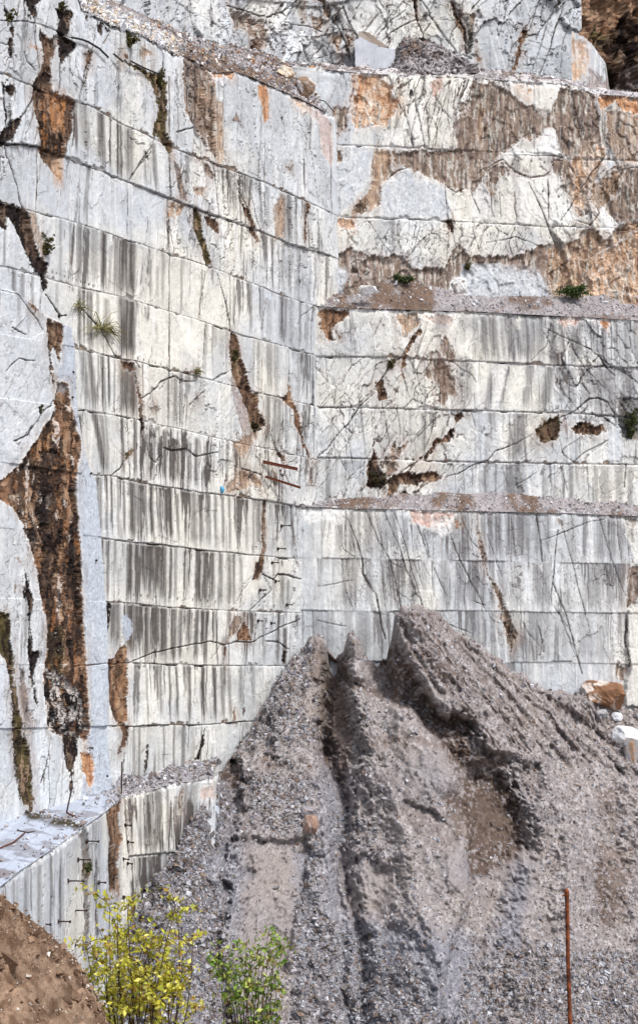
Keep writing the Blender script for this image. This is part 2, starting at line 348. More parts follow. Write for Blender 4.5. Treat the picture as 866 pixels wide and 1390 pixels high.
        rr = np.sin(s.row*78.233+s.seed*3)*43758.5; rr = rr-np.floor(rr); s.disp += (rr-.45)*.16*s.t/np.maximum(s.H, 1)*s.tilt_
        c = c*(1+.07*s.n1+.05*s.n2+.03*s.n3)[:, None]
        u = s.S*.8+s.Z*.6; v = -s.S*.6+s.Z*.8                       # oblique grey veining of the marble
        q = fbm(u*.5+.3*s.n1, v*2.2+.6*s.n1, s.seed+21, 4); vein = np.exp(-(q/.05)**2)*ss(-.1, .4, s.n1)
        c = c+(PAL['grey']-c)*(vein*.3)[:, None]
        q = fbm(u*.9, v*1.1+s.n1*.5, s.seed+23, 3); c = c*(1-.10*ss(.1, .6, q))[:, None]
        s.col = c
        h, e, cv = facets(s.S*.9+.3*s.n1, s.Z*.6, s.seed+33); s.disp += .025*h+.02*s.n1+.006*s.n3
        s.col *= (1+.07*(cv-.5))[:, None]
    def splinter(s, pts, sx=1.4, sz=.35, tilt=.15, amt=.7, tone=.16, w=.03, seed=0, soft=8, rel=.08):
        Q = s.map(pts); ix = s.sel(Q, .6); x, z = s.S[ix], s.Z[ix]; d, _ = seg_dist(x+s.wx[ix]*2, z+s.wy[ix]*2, Q, True); d = np.where(inside(x+s.wx[ix]*2, z+s.wy[ix]*2, Q), d, -d); a = ss(-soft*.04, soft*.04, d)
        u = (x-tilt*z)*sx+.25*s.n1[ix]; v = z*sz+x*.2*sz+.3*s.n1[ix]
        h, e, c = facets(u, v, s.seed+seed+201); h2, e2, c2 = facets(u*2.7, v*2.2, s.seed+seed+205)
        s.col[ix] *= (1+(tone*(c-.55)*2+tone*.6*(c2-.5))*a)[:, None]
        k = np.maximum((1-ss(w*.5, w*1.8, e)), .7*(1-ss(w, w*3, e2))*(c > .45))*amt*a*ss(-.5, .1, s.n2[ix]+.25)
        s.col[ix] += (PAL['brown2']*1.15-s.col[ix])*np.clip(k, 0, 1)[:, None]
        lt = ((1-ss(w*2, w*6, e))*(c > .5)*.35*a); s.col[ix] += (PAL['white']-s.col[ix])*np.clip(lt-k, 0, 1)[:, None]
        s.disp[ix] += a*(rel*h+.3*rel*h2)-.03*k
    def mottle(s, pts, cols, sc=(4, 2), amt=.8, warp=1., seed=0):
        Q = s.map(pts); ix = s.sel(Q, .5); x = s.S[ix]+s.wx[ix]*warp; y = s.Z[ix]+s.wy[ix]*warp; d, _ = seg_dist(x, y, Q, True); a = np.where(inside(x, y, Q), 1., 0)*ss(0, .12, d)
        for i, (c, lo) in enumerate(cols):
            q = fbm(x*sc[0]+i*7, y*sc[1]-i*5, s.seed+seed+i*13+301, 5, .65); k = ss(lo, lo+.16, q)*amt*a; s.col[ix] += (lin(c)-s.col[ix])*k[:, None]; s.disp[ix] += k*.06*(1 if i % 2 else -1)
    def hair(s, sc=1.1, amt=.5, seed=0, w=.018, mask=None):        # hairline fractures
        a = fbm(s.S*.7, s.Z*.5, s.seed+seed+41, 3)
        h, e, c = facets(s.S*sc+a*.7+s.wx*2, s.Z*sc*.55+a*.9+s.wy*2, s.seed+seed+43)
        k = (1-ss(w, w*2.8, e))*ss(-.15, .35, fbm(s.S*.8, s.Z*.8, s.seed+seed+44, 3))*amt
        if mask is not None: k = k*mask
        s.col += (PAL['stain']*.9-s.col)*np.clip(k, 0, 1)[:, None]; s.disp -= .03*k; s.disp += .02*h*(amt)
    def zone(s, zs):
        r = np.zeros(s.S.size)
        for (x0, y0, x1, y1, a) in zs:
            Q = s.map([(x0, y0), (x1, y0), (x1, y1), (x0, y1)]); ix = s.sel(Q, .8)
            d, _ = seg_dist(s.S[ix]+s.wx[ix]*4, s.Z[ix]+s.wy[ix]*4, Q, True); d = np.where(inside(s.S[ix]+s.wx[ix]*4, s.Z[ix]+s.wy[ix]*4, Q), d, -d)
            r[ix] = np.maximum(r[ix], a*ss(-.4, .4, d))
        return r
    def streaks(s, base=.3, rows=None, zones=None, kind='stain', fine=1., lean=0., nl=1.):
        z = base*np.ones(s.S.size)
        if zones: z = np.maximum(z, s.zone(zones))
        rs = s.row*7.31
        u = s.S+lean*s.t+.10*s.t*vn(s.S*.35+rs, rs+s.S*0, s.seed+89)+.05*fbm(s.S*1.1, s.Z*.5, s.seed+80, 2)
        ln = .35+.9*(.5+.5*vn(u*3.1+rs, rs+u*0, s.seed+81))+.5*vn(u*11+rs, rs+u*0, s.seed+82)      # how far each streak runs
        f1 = vn(u*2.3, s.Z*.1, s.seed+83)*.9+vn(u*6.5+rs, s.t*.2+rs, s.seed+84)*.8+vn(u*15+rs, s.t*.3, s.seed+85)*.55+vn(u*34+rs, s.t*.6, s.seed+86)*.3
        f1 = f1/1.5+.45*fbm(u*.55+rs, s.t*.25, s.seed+87, 2)
        th = .75-1.15*z
        m = ss(th, th+.32, f1)*(1-ss(ln*.7, ln*1.15, s.t/s.H))
        m = m*np.clip(.45+z, 0, 1)*nl
        q = vn(u*4.2+rs+40, s.t*.15+rs, s.seed+181)+.6*vn(u*12+rs, s.t*.3, s.seed+182); wl = ss(.5, .95, q)*np.clip(.25+z, 0, .6); s.col += (PAL['white']-s.col)*wl[:, None]
        top = np.exp(-s.t/.18)*z*.5*ss(-.4, .4, f1+.1)
        m = np.clip(m+top, 0, .93)
        if rows:
            for r, lst in rows.items():
                ix = np.nonzero(s.row == r)[0]
                if not len(ix): continue
                for q in lst:
                    x, hw, t0, t1, dk = q[:5]; le = q[5] if len(q) > 5 else 0
                    s0 = s.s_of(np.array([x]))[0]; sw = abs(s.s_of(np.array([x+hw]))[0]-s0); sl = s.s_of(np.array([x+le]))[0]-s0
                    tt = s.t[ix]/s.H[ix]; dd = s.S[ix]-s0-sl*tt+.3*s.cx[ix]+.02*vn(s.Z[ix]*1.5, s.Z[ix]*0+x, 3)
                    a = np.exp(-(np.abs(dd)/(sw*1.1))**4)*dk*(1-ss(t1-.25, t1+.05, tt+.12*vn(s.S[ix]*14, s.S[ix]*0, 9)))*ss(t0-.06, t0+.02, tt)
                    a = a*(1.+.3*vn(s.S[ix]*20, s.Z[ix]*.5, s.seed+88))
                    m[ix] = np.maximum(m[ix], a)
        s.m = m; s.zone_ = np.clip(z*(1-ss(ln, ln*1.8, s.t/s.H)*.7), 0, 1)
        cc = PAL[kind]*(1+.2*s.n3[:, None]); s.col += (cc-s.col)*np.clip(m, 0, .95)[:, None]
    def build(s, name, mat=None):
        xy = s.xy(s.S); n = s.nrm(s.S); V = np.column_stack([xy[:, 0]+n[:, 0]*s.disp, xy[:, 1]+n[:, 1]*s.disp, s.Z])
        s.V = V
        al = np.clip(getattr(s, 'zone_', np.zeros(s.S.size))*s.clean, 0, 1); o = mesh_np(name, V, grid_faces(s.nc, s.nr), s.col, mat or M_MARBLE, True, alpha=al); return o

TOPW = lambda P, w=.12, amt=.8: _topwhite(P, w, amt)
def _topwhite(P, w, amt):                          # freshly chipped white edge along a bench's rim
    d = P.ztop-P.Z; k = (1-ss(w*.4, w, d+.12*P.n2))*amt*ss(-.5, .2, P.n1+P.n3*.3)
    P.col += (PAL['white']-P.col)*k[:, None]
    h, _, _ = facets(P.S*3, P.Z*3, P.seed+3); P.disp -= (1-ss(0, w*2.2, d))*(.08+.1*h)

def pp(t):                                         # "x,y x,y ..." -> list of points
    return [tuple(float(q) for q in p.split(',')) for p in t.split()]
# ================================================================== LEFT CLIFF
t_ = .5904; LY = lambda px: (-1.04-t_*100)/(((px-CX)/F)-t_)
lp = lambda px: ((px-CX)/F*LY(px), LY(px))
L = Panel([lp(-170), lp(470)], -6, 458, -2, pp('-400,-150 60,-70 104,-14 112,12 135,24 152,33 173,41 193,48 220,62 236,74 250,76 268,84 290,99 305,98 319,97 340,104 362,114 380,122 398,130 421,140 440,152 460,160'),
    1.05, seed=3, ext=(34, 0))
S1 = pp('-60,78 0,98 70,127 105,137 140,152 170,170 205,187 230,198 258,210 294,224 357,246 419,276 447,288')
S2 = pp('-60,180 10,195 55,200 95,215 115,224 140,233 175,247 215,263 228,268 265,283 299,295 362,318 398,333 447,347')
S3 = pp('-60,258 0,273 50,288 80,295 120,307 173,326 190,330 230,345 255,352 289,363 347,386 383,401 423,413 450,424')
S4 = pp('-60,350 10,362 65,378 100,388 140,397 175,405 233,423 265,433 311,448 327,454 380,468 426,481 450,490')
S5 = pp('-60,445 95,472 130,478 160,486 185,490 232,502 265,510 352,533 428,551 450,556')
S6 = pp('-60,535 105,555 140,561 180,568 200,573 253,584 294,595 377,612 410,620 450,628')
S7 = pp('-60,620 118,645 150,645 190,655 240,663 270,668 310,672 365,680 410,688 450,694')
S8 = pp('-60,712 130,729 180,736 218,739 280,747 312,750 360,755 405,759 450,765')
S9 = pp('-60,810 138,817 180,819 230,824 310,829 372,831 410,832 450,834')
S10 = pp('-60,902 142,902 180,900 240,902 310,904 385,904 450,905')
S11 = pp('-60,990 143,985 180,986 215,984 275,984 320,980 450,975')
L.dscale = .5
L.seams([S1, S2, S3, S4, S5, S6, S7, S8, S9, S10, S11], .75, .3, .03, 1.0)
L.marble(None, .3, [(160, 390, 110, 90, .9), (200, 560, 140, 130, .8), (150, 190, 60, 40, 1.), (290, 420, 60, 60, .6), (370, 300, 80, 50, .4), (240, 850, 130, 160, .8), (330, 90, 120, 80, -.9), (140, 265, 90, 36, -.8), (350, 190, 90, 60, -.6), (30, 500, 70, 260, -1.2), (20, 900, 60, 200, -1.2), (60, 120, 80, 120, -.7), (330, 720, 90, 70, .6)])
L.hair(.9, .35, 0, .010, ss(40, 20, L.Z*0+30))
for t, a_ in (('0,0 110,0 130,30 100,140 55,200 -10,270 -10,-10', (.55, .22, .1, .75, .12, .02, 1)), ('100,10 200,60 225,110 230,270 110,220 100,130', (.5, .16, .12, .5, .07, .014, 2)), ('232,90 440,150 450,300 330,260 232,205', (.7, .18, -.05, .55, .10, .02, 3)), ('225,205 330,240 310,370 228,340', (1., .35, .15, .8, .14, .03, 4)), ('330,245 450,290 450,400 300,365', (.9, .2, .1, .5, .1, .02, 5)),
   ('-200,390 60,440 60,540 30,620 -200,680', (.5, .3, .5, .6, .08, .016, 6)), ('190,505 330,520 320,665 190,650', (.6, .4, .2, .5, .08, .016, 7)), ('300,590 440,560 430,690 300,670', (.9, .35, .3, .8, .14, .03, 8)), ('-200,690 45,720 60,1000 140,1000 140,1090 -200,1140', (.7, .2, .05, .5, .08, .018, 9)), ('345,680 410,690 410,880 345,880', (.8, .25, .1, .4, .08, .018, 10))):
    L.splinter(pp(t), a_[0], a_[1], a_[2], a_[3], a_[4], a_[5], a_[6])
ZL = [(85, 300, 230, 400, .4), (95, 400, 205, 640, .3), (130, 640, 410, 760, .42), (135, 740, 320, 830, .42), (140, 820, 400, 905, .45), (180, 905, 380, 985, .3), (150, 985, 300, 1060, .32),
      (340, 440, 430, 640, .3), (300, 290, 445, 430, .3), (300, 225, 420, 300, .4), (95, 135, 215, 245, .15), (15, 365, 65, 430, .4), (185, 590, 330, 665, .6), (240, 590, 330, 665, .5)]
R_ = {
 1: [(102,3,0,.85,.85),(113,5,0,.8,.5,5),(137,5,0,1,.8),(150,1.6,0,1,.85),(161,1.6,0,1,.85),(165,1.8,0,1,.8),(176,5,0,.95,.62),(194,2,.3,1,.45,3),(207,3,.1,1,.6,4),(311,2,.1,1,.3),(318,2,0,1,.45),(325,2,.2,1,.4),(333,2,0,.8,.3),(352,2,.1,1,.45,3),(362,3,.1,1,.35),(383,4,.1,1,.7),(392,3,0,1,.75),(399,2,0,1,.4),(412,2,0,1,.4)],
 2: [(262,3,0,.8,.3),(385,3,0,1,.4),(395,2,.1,1,.4),(405,2,0,.8,.4)],
 3: [(83,2,0,1,.4),(96,2,0,1,.45),(108,4,0,1,.6),(118,4,0,1,.65),(128,5,0,.9,.5),(141,4,0,1,.82),(150,2,.2,1,.5),(158,4,0,1,.6),(168,8,0,1,.85),(179,6,0,1,.9),(196,4,0,1,.25),(205,1.6,.2,1,.6),(215,2,.3,1,.35),(222,2,0,1,.4),(247,1.2,0,1,.55),(275,1.4,.1,1,.6,-4),(318,1.8,.2,1,.5),(341,2,0,1,.45),(357,1.5,0,1,.45),(366,4,.2,1,.3),(385,5,0,1,.6),(396,3,0,1,.4),(408,1.8,0,1,.55),(418,2,0,1,.4)],
 4: [(20,3,0,1,.6),(32,3,0,1,.5),(44,2,0,.8,.5),(78,2,0,.6,.35),(108,3,0,1,.7),(121,4,0,1,.75,3),(133,2,0,1,.5),(145,4,.1,1,.5),(170,9,0,1,.9,2),(180,5,0,1,.92),(213,2,.3,.8,.2),(280,2,0,1,.5,-3),(292,4,0,.5,.35),(303,4,0,.6,.3),(345,2,0,1,.35),(352,2,0,1,.4),(366,4,0,1,.5),(375,3,0,1,.4),(392,1.6,0,1,.4),(406,2,0,1,.35)],
 5: [(112,5,0,1,.6,9),(122,4,0,1,.75,8),(134,1.3,0,1,.6),(140,3,0,1,.8,3),(148,1.6,0,1,.8,3),(157,1.3,0,1,.5),(170,7,0,1,.85),(181,6,.1,1,.92),(207,2,.4,1,.3),(240,3,.1,1,.55),(248,2,0,1,.5),(365,3,0,1,.65),(373,2.5,0,1,.6),(381,2,0,1,.6),(389,2,0,1,.5),(404,2,0,1,.4)],
 6: [(108,2,.1,1,.8,6),(129,4,0,1,.82,14),(137,3,0,1,.55,10),(144,1.3,0,1,.5,5),(166,2,0,1,.85,2),(183,2.5,0,1,.8),(192,3,.1,1,.6),(200,3,.2,1,.5),(208,2,.1,1,.6),(224,3,.1,1,.8),(232,2,.1,1,.9),(240,3,.2,1,.75),(248,1.6,0,1,.6),(258,3,.2,1,.6),(267,3,.1,1,.7),(278,2,.2,1,.4),(288,3,.1,1,.4),(308,2,0,1,.5)],
 7: [(135,4,0,1,.6),(145,2,0,1,.6),(152,2,0,1,.8),(160,2,0,1,.5),(168,2,0,1,.7),(180,5,0,1,.9),(190,4,0,1,.8),(198,2,0,1,.6),(206,3,0,1,.85),(217,3,.1,1,.6),(225,2.4,0,1,.92),(231,3,0,1,.92),(241,2,.1,1,.6),(252,2,0,1,.55),(262,4,0,1,.7),(273,3,0,1,.7),(283,3,0,1,.65),(292,2,0,1,.6),(303,2,0,1,.6),(312,2,0,1,.6),(322,2,.2,1,.6),(335,2,0,1,.45),(345,2,0,1,.45),(352,3,0,1,.6),(372,2,0,1,.3),(388,3,0,.9,.35),(398,2,0,1,.3)],
 8: [(140,2,0,1,.6,-2),(148,2,0,1,.7),(157,2,0,.7,.5),(177,4,0,1,.9),(186,3,0,1,.8),(196,4,0,.8,.8),(205,2.5,0,1,.85),(214,4,0,.9,.9),(223,4,0,1,.88),(233,2,0,1,.85),(240,2,0,1,.6),(253,2,0,1,.5),(270,4,0,1,.85),(279,4,0,1,.8),(288,3,0,1,.75),(300,3,0,1,.7),(312,3,0,1,.65),(318,2,0,1,.6),(328,2,.1,1,.45),(372,2,.1,1,.45),(384,3,.3,1,.6),(392,2,.4,1,.5)],
 9: [(157,7,0,.75,.75),(178,7,0,.9,.85),(190,5,0,.7,.75),(200,4,0,1,.8),(213,4,0,.9,.8),(222,5,0,1,.9),(236,4,0,1,.85),(245,3,0,1,.75),(256,4,0,.8,.65),(267,3,0,1,.85),(279,2,0,1,.7),(290,2,0,.7,.5),(304,2,.5,1,.6),(311,3,0,.5,.6),(330,4,0,.4,.6),(360,2,.2,1,.5),(378,3,.2,1,.65),(388,3,.3,1,.85)],
 10: [(184,1.4,0,1,.4),(200,1.5,.1,1,.45),(218,1.4,0,1,.6),(231,1.5,0,1,.8),(241,2,0,1,.75),(258,2,0,1,.85,-2),(276,2.3,0,1,1.,-1),(292,2.3,0,1,.97,-1),(302,2.6,0,1,.6),(311,2,0,1,.6),(328,2.6,0,.8,.55),(345,2,0,.7,.5)],
 11: [(183,2,0,1,.4),(190,2,0,1,.5),(211,1.6,.1,1,.6),(223,1.2,0,1,.55),(237,1.4,0,1,.7,-4),(250,3,0,1,.6,-3),(262,2,0,1,.4)]}
L.streaks(.08, R_, ZL, 'stain', 1., .02)
L._cut = ([S1, S2, S3, S4[1:]]+[q[1:] for q in (S5, S6, S7, S8, S9, S10, S11)],)+L._cut[1:]
L.cut()
for x, y0, y1, w_ in ((230, 105, 345, 2.2), (231, 345, 580, 2.0), (144, 560, 566, 1), (312, 830, 905, 1.), (360, 680, 760, 1.), (427, 480, 622, 2.6), (424, 400, 480, 1.6), (405, 690, 758, 1.2), (343, 386, 455, .8), (450, 160, 300, 2)):
    L.crack([(x, y0), (x, (y0+y1)/2), (x, y1)], w_*1.15, .12, 1., 'dark', .25)
ROWWAIT = 0
# the blue-grey buttress standing slightly proud at the left, split by a deep brown cleft
L.proud(pp('-200,380 20,397 55,428 76,437 90,445 96,480 100,560 110,620 125,655 130,720 137,790 141,870 142,930 140,985 146,1085 60,1150 -200,1250'), .35, 2.5, .4)
L.patch(pp('70,437 90,445 96,480 100,560 110,620 125,655 130,720 137,790 141,870 142,930 140,985 146,1085 100,1100 108,1030 116,990 112,927 109,858 104,774 100,711 97,660 98,635 104,599 90,569 88,543 86,520 70,515 74,498 80,470'), 'slab', 0, 1, .85, .3)
L.crack(pp('76,437 90,445 96,480 100,560 110,620 125,655 130,720 137,790 141,870'), 1.5, .1, .7, 'brown', .6); L.crack(pp('116,990 112,927 109,858 104,774 100,711 97,660'), 2, .1, .8, 'dark', .6)
L.patch(pp('-200,395 20,402 52,432 60,470 66,525 60,565 40,595 10,645 -200,700'), 'cool', 0, 2, .5, .3)
BR = [ # polygon, texture, recess depth, alpha, rim
 ('52,36 58,46 69,51 76,46 81,56 74,74 69,86 72,124 95,133 104,140 98,178 89,198 88,213 84,249 76,239 69,229 58,218 53,201 51,178 46,152 41,137 44,109 55,94 58,76 55,56', 'brown', .45, .95, .3),
 ('66,128 94,134 91,160 84,178 74,178 68,152', 'orange', 0, .55, 0), ('48,150 66,148 72,200 62,212 54,198', 'dark', 0, .5, 0), ('44,109 56,96 66,100 62,140 48,140', 'dark', 0, .6, 0),
 ('74,218 88,214 88,235 84,250 76,240', 'ol', .1, .8, 0), ('40,62 56,66 56,70 44,68', 'orange', 0, .9, 0),
 ('76,10 100,16 98,28 91,51 103,58 102,66 84,89 81,89 80,76 77,58 79,25', 'dark', .5, .95, .3),
 ('133,28 145,32 152,41 150,43 142,38 138,47 133,41', 'dark', .3, .95, 0), ('119,69 127,70 124,84 118,94 116,91', 'brown', .2, .9, 0), ('114,18 121,19 119,25 114,27', 'dark', .2, .9, 0),
 ('28,-20 60,-20 56,2 48,8 50,20 42,28 34,4', 'dark', .4, .9, .2), ('5,3 11,15 13,25 10,43 15,33 20,36 20,48 16,46 9,35 4,12', 'dark', .3, .9, .2), ('9,52 15,51 19,66 18,81 13,74 10,63', 'dark', .3, .9, .2),
 ('2,112 21,116 21,127 15,132 16,163 25,158 32,150 28,165 18,188 10,196 -8,214 -8,190 5,175 4,132', 'dark', .45, .95, .25), ('9,118 14,128 14,168 9,172', 'cool', 0, .8, 0),
 ('-10,272 10,274 36,282 42,297 44,310 50,330 55,345 62,354 68,358 66,373 64,394 61,397 57,391 55,376 42,358 34,340 28,325 20,310 8,292 9,312 -10,306', 'dark', .5, .95, .3), ('38,284 48,292 56,315 62,350 55,345 48,322', 'tan', .1, .7, 0),
 ('168,72 175,70 175,78 170,85', 'brown', .2, .9, 0), ('192,61 211,74 203,74 196,79 192,76', 'tan', .2, .9, 0),
 ('168,80 185,90 213,99 220,107 216,119 219,150 212,142 207,122 200,107 185,96 170,86', 'moss', .3, .85, .2),
 ('213,155 220,109 228,112 227,150 226,178 236,203 231,213 222,200 213,180 207,186 205,180', 'moss', .35, .9, .2),
 ('252,72 275,86 285,99 289,114 287,132 290,152 291,178 292,221 281,201 273,188 261,168 250,152 249,127 247,102 248,84', 'gb', .35, .97, .4),
 ('268,120 288,116 290,150 291,200 280,190 272,160', 'tan', .1, .5, 0), ('250,80 270,90 284,110 270,118 262,150 252,130', 'dark', 0, .35, 0),
 ('292,135 301,137 300,165 304,218 296,224 292,216 290,142', 'tan', .1, .85, 0), ('350,112 363,114 365,163 358,165 355,142 350,127', 'orange', .08, .95, .2),
 ('282,86 304,84 318,97 317,107 304,104 291,109', 'orange', .2, .85, .5), ('263,211 276,216 289,236 287,244 278,241 271,224', 'gb', .2, .9, .2), ('258,251 277,257 275,267 263,264', 'tan', .2, .85, .2),
 ('230,272 253,279 245,295 228,295', 'tan', .3, .9, .2), ('235,218 240,221 253,267 252,277 244,269 238,249', 'brown', .15, .7, .2),
 ('263,282 275,292 276,305 276,318 283,332 290,363 281,360 273,335 270,325 263,307', 'moss', .3, .9, .3), ('276,290 294,295 299,310 296,320 291,315 283,305', 'brown', .25, .9, .3),
 ('325,277 339,287 352,328 347,328 334,300 328,290', 'brown', .2, .9, .2), ('372,282 383,264 385,280 383,325 371,323', 'tan', .05, .75, 0), ('413,274 421,276 416,297 414,323 409,333 412,300', 'brown', .2, .9, .2),
 ('388,226 397,226 395,232', 'brown', .1, .8, 0), ('380,155 385,158 384,165', 'dark', .1, .8, 0), ('314,163 322,152 327,165', 'brown', .1, .8, 0),
 ('314,449 323,454 329,482 337,503 344,531 352,533 353,554 365,579 355,581 352,587 342,581 337,559 329,541 322,523 315,503 314,477', 'brown', .55, .97, .3),
 ('315,470 328,478 330,496 318,500', 'moss', .1, .8, 0), ('338,568 352,572 352,586 342,582', 'moss', .1, .9, 0),
 ('314,505 322,523 337,559 339,581 332,592 322,559 315,533', 'gp', .12, .8, 0), ('332,592 347,584 352,587 342,607 332,622 322,617 314,602', 'tan', .15, .8, .2),
 ('389,521 395,523 398,543 408,564 413,597 423,625 427,627 421,626 411,604 400,576 398,556 383,541 374,536 385,537 391,533', 'rust', .3, .95, .3),
 ('375,604 383,617 386,627 383,627 375,615', 'brown', .2, .9, 0), ('319,642 327,635 347,642 357,658 357,670 352,660 339,660 322,668 304,672 309,658', 'tan', .2, .7, .3),
 ('325,640 346,645 355,658 340,652 326,650', 'brown', .1, .7, 0), ('369,637 375,640 377,658 372,670', 'brown', .1, .8, 0), ('419,635 423,635 423,655 420,658', 'brown', .1, .8, 0),
 ('200,552 206,550 224,552 216,558 203,560', 'brown', .1, .5, 0), ('262,549 278,533 280,529 272,541 264,551', 'moss', .1, .8, 0), ('253,503 268,499 270,505 256,508', 'brown', .1, .8, 0),
 ('163,485 183,493 187,513 193,541 197,584 190,587 189,546 183,505 168,503', 'brown', .25, .85, .2), ('169,615 182,609 178,617 170,625', 'moss', .15, .9, 0),
 ('189,545 194,545 197,584 191,590', 'dark', .15, .8, 0), ('32,410 40,416 44,425 40,427 34,420', 'brown', .15, .9, .1),
 ('56,433 74,437 79,444 76,482 74,498 70,482 65,472 61,482 67,520 66,530 63,515 57,472', 'brown', .5, .95, .3), ('57,436 62,440 62,520 58,480', 'dark', .2, .8, 0),
 ('70,520 86,520 88,543 90,569 104,599 102,622 98,635 97,660 100,711 104,774 109,858 112,927 116,990 110,1010 98,1000 76,1000 60,995 52,985 52,914 55,876 56,843 48,817 41,774 33,744 25,716 10,690 -10,680 -10,655 15,635 38,599 51,579 61,569 67,546', 'rust', .45, 1, .5),
 ('70,522 86,524 84,536 72,534', 'grey', 0, .8, 0), ('8,672 40,665 45,720 45,760 36,740 25,700', 'tan', 0, .75, 0), ('46,665 62,668 64,745 60,800 52,760 46,720', 'dark', .3, .85, 0), ('64,560 75,552 72,600 60,660 56,600', 'dark', .2, .6, 0),
 ('44,608 74,612 76,622 50,620', 'dark', .4, .95, 0), ('62,740 78,720 90,800 80,870 64,840', 'brown', .2, .6, 0), ('90,650 98,650 104,790 108,860 96,850 88,740', 'dark', .2, .6, 0),
 ('55,905 85,918 108,950 114,990 100,1005 60,995 53,960', 'dark', .3, .9, 0), ('57,845 84,850 84,915 66,925 56,890', 'moss', .1, .8, 0),
 ('76,993 98,995 98,1026 90,1043 91,1077 88,1082 85,1056 79,1026', 'dark', .3, .95, .2), ('25,774 32,787 36,817 33,858 38,883 47,881 48,888 41,904 38,929 43,952 41,960 36,939 30,888 32,863 28,825 25,802', 'dark', .3, .93, .2),
 ('16,754 23,764 18,765', 'tan', .15, .9, 0), ('13,787 19,798 12,802', 'tan', .15, .9, 0), ('18,905 26,912 32,980 24,990 20,950', 'brown', .1, .6, 0),
 ('-10,825 5,833 10,889 15,940 18,965 23,1000 25,980 28,1005 33,1031 37,1082 38,1102 32,1104 30,1089 23,1092 19,1082 15,1056 11,1020 10,965 5,914 -10,876', 'moss', .4, .95, .2), ('6,880 12,940 14,1010 20,1080 12,1050 8,980', 'dark', .2, .8, 0),
 ('102,1021 119,1023 121,1061 114,1069 107,1051 103,1036', 'orange', .3, .95, .3), ('143,818 153,819 148,850 142,895 141,850', 'dark', .1, .9, 0),
 ('147,894 152,894 173,873 175,881 174,939 173,977 163,985 152,972 149,962 142,950 145,927', 'rust', .35, .97, .3), ('148,900 156,905 150,950 144,940', 'dark', .1, .7, 0),
 ('168,834 174,834 180,842 181,855 177,868 171,869 166,858 166,843', 'slab', 0, .85, 0), ('163,984 174,984 171,1013 161,1023 166,1000', 'brown', .15, .85, 0), ('199,1013 203,1012 201,1043 197,1056', 'dark', .12, .9, 0),
 ('358,678 363,678 361,736 357,777 342,792 348,767 355,746', 'brown', .2, .9, 0), ('323,696 325,696 323,746 321,746', 'dark', .05, .8, 0), ('408,787 416,810 412,825 410,802', 'dark', .5, 1, 0),
 ('332,840 343,871 322,872 322,858', 'rust', .3, 1, .3), ('318,835 332,840 322,858 306,878 312,850', 'gb', .15, .85, .2), ('385,881 392,881 389,901 385,901', 'dark', .2, .95, 0), ('304,878 308,878 306,901 304,901', 'brown', .1, .9, 0),
 ('314,963 318,960 318,980 314,980', 'rust', .1, .9, 0), ('330,960 333,961 331,972 329,970', 'dark', .1, .9, 0), ('270,1012 277,984 275,1012 270,1030 262,1035', 'dark', .1, .85, 0), ('146,930 152,960 150,975 143,962', 'cream', 0, .6, 0),
 ('412,140 440,152 452,170 452,230 440,210 432,170', 'pink', .1, .5, .3), ('395,130 412,138 420,152 404,146', 'ol', .1, .6, .5)]
for t, kd, dp, al, rm in BR: L.patch(pp(t), kd, dp, 1.1, al, .75 if dp < .44 else .5, rim=rm, brk=.16)
L.mottle(pp(BR[35][0]) if False else pp('70,545 86,545 104,599 98,635 97,660 104,774 112,927 116,990 76,1000 52,985 52,914 56,843 41,774 25,716 8,680 12,640 51,579'), [((168, 134, 104), .26), ((34, 27, 26), .0), ((140, 98, 66), .32), ((206, 196, 188), .5), ((22, 18, 19), .2)], (2.6, .8), .8)
L.mottle(pp('54,905 85,918 108,950 114,990 60,995'), [((190, 186, 184), .15), ((20, 17, 18), .1), ((200, 196, 194), .35)], (4, 1.4), .9, 1, 50)
L.mottle(pp('52,130 96,135 88,210 58,215'), [((160, 112, 68), .2), ((30, 25, 24), .15), ((150, 124, 104), .35)], (4.5, .7), .8, 1, 60)
L.mottle(pp('250,80 288,116 292,218 262,185'), [((60, 50, 46), .1), ((176, 162, 150), .35)], (4.5, .9), .75, 1, 70)
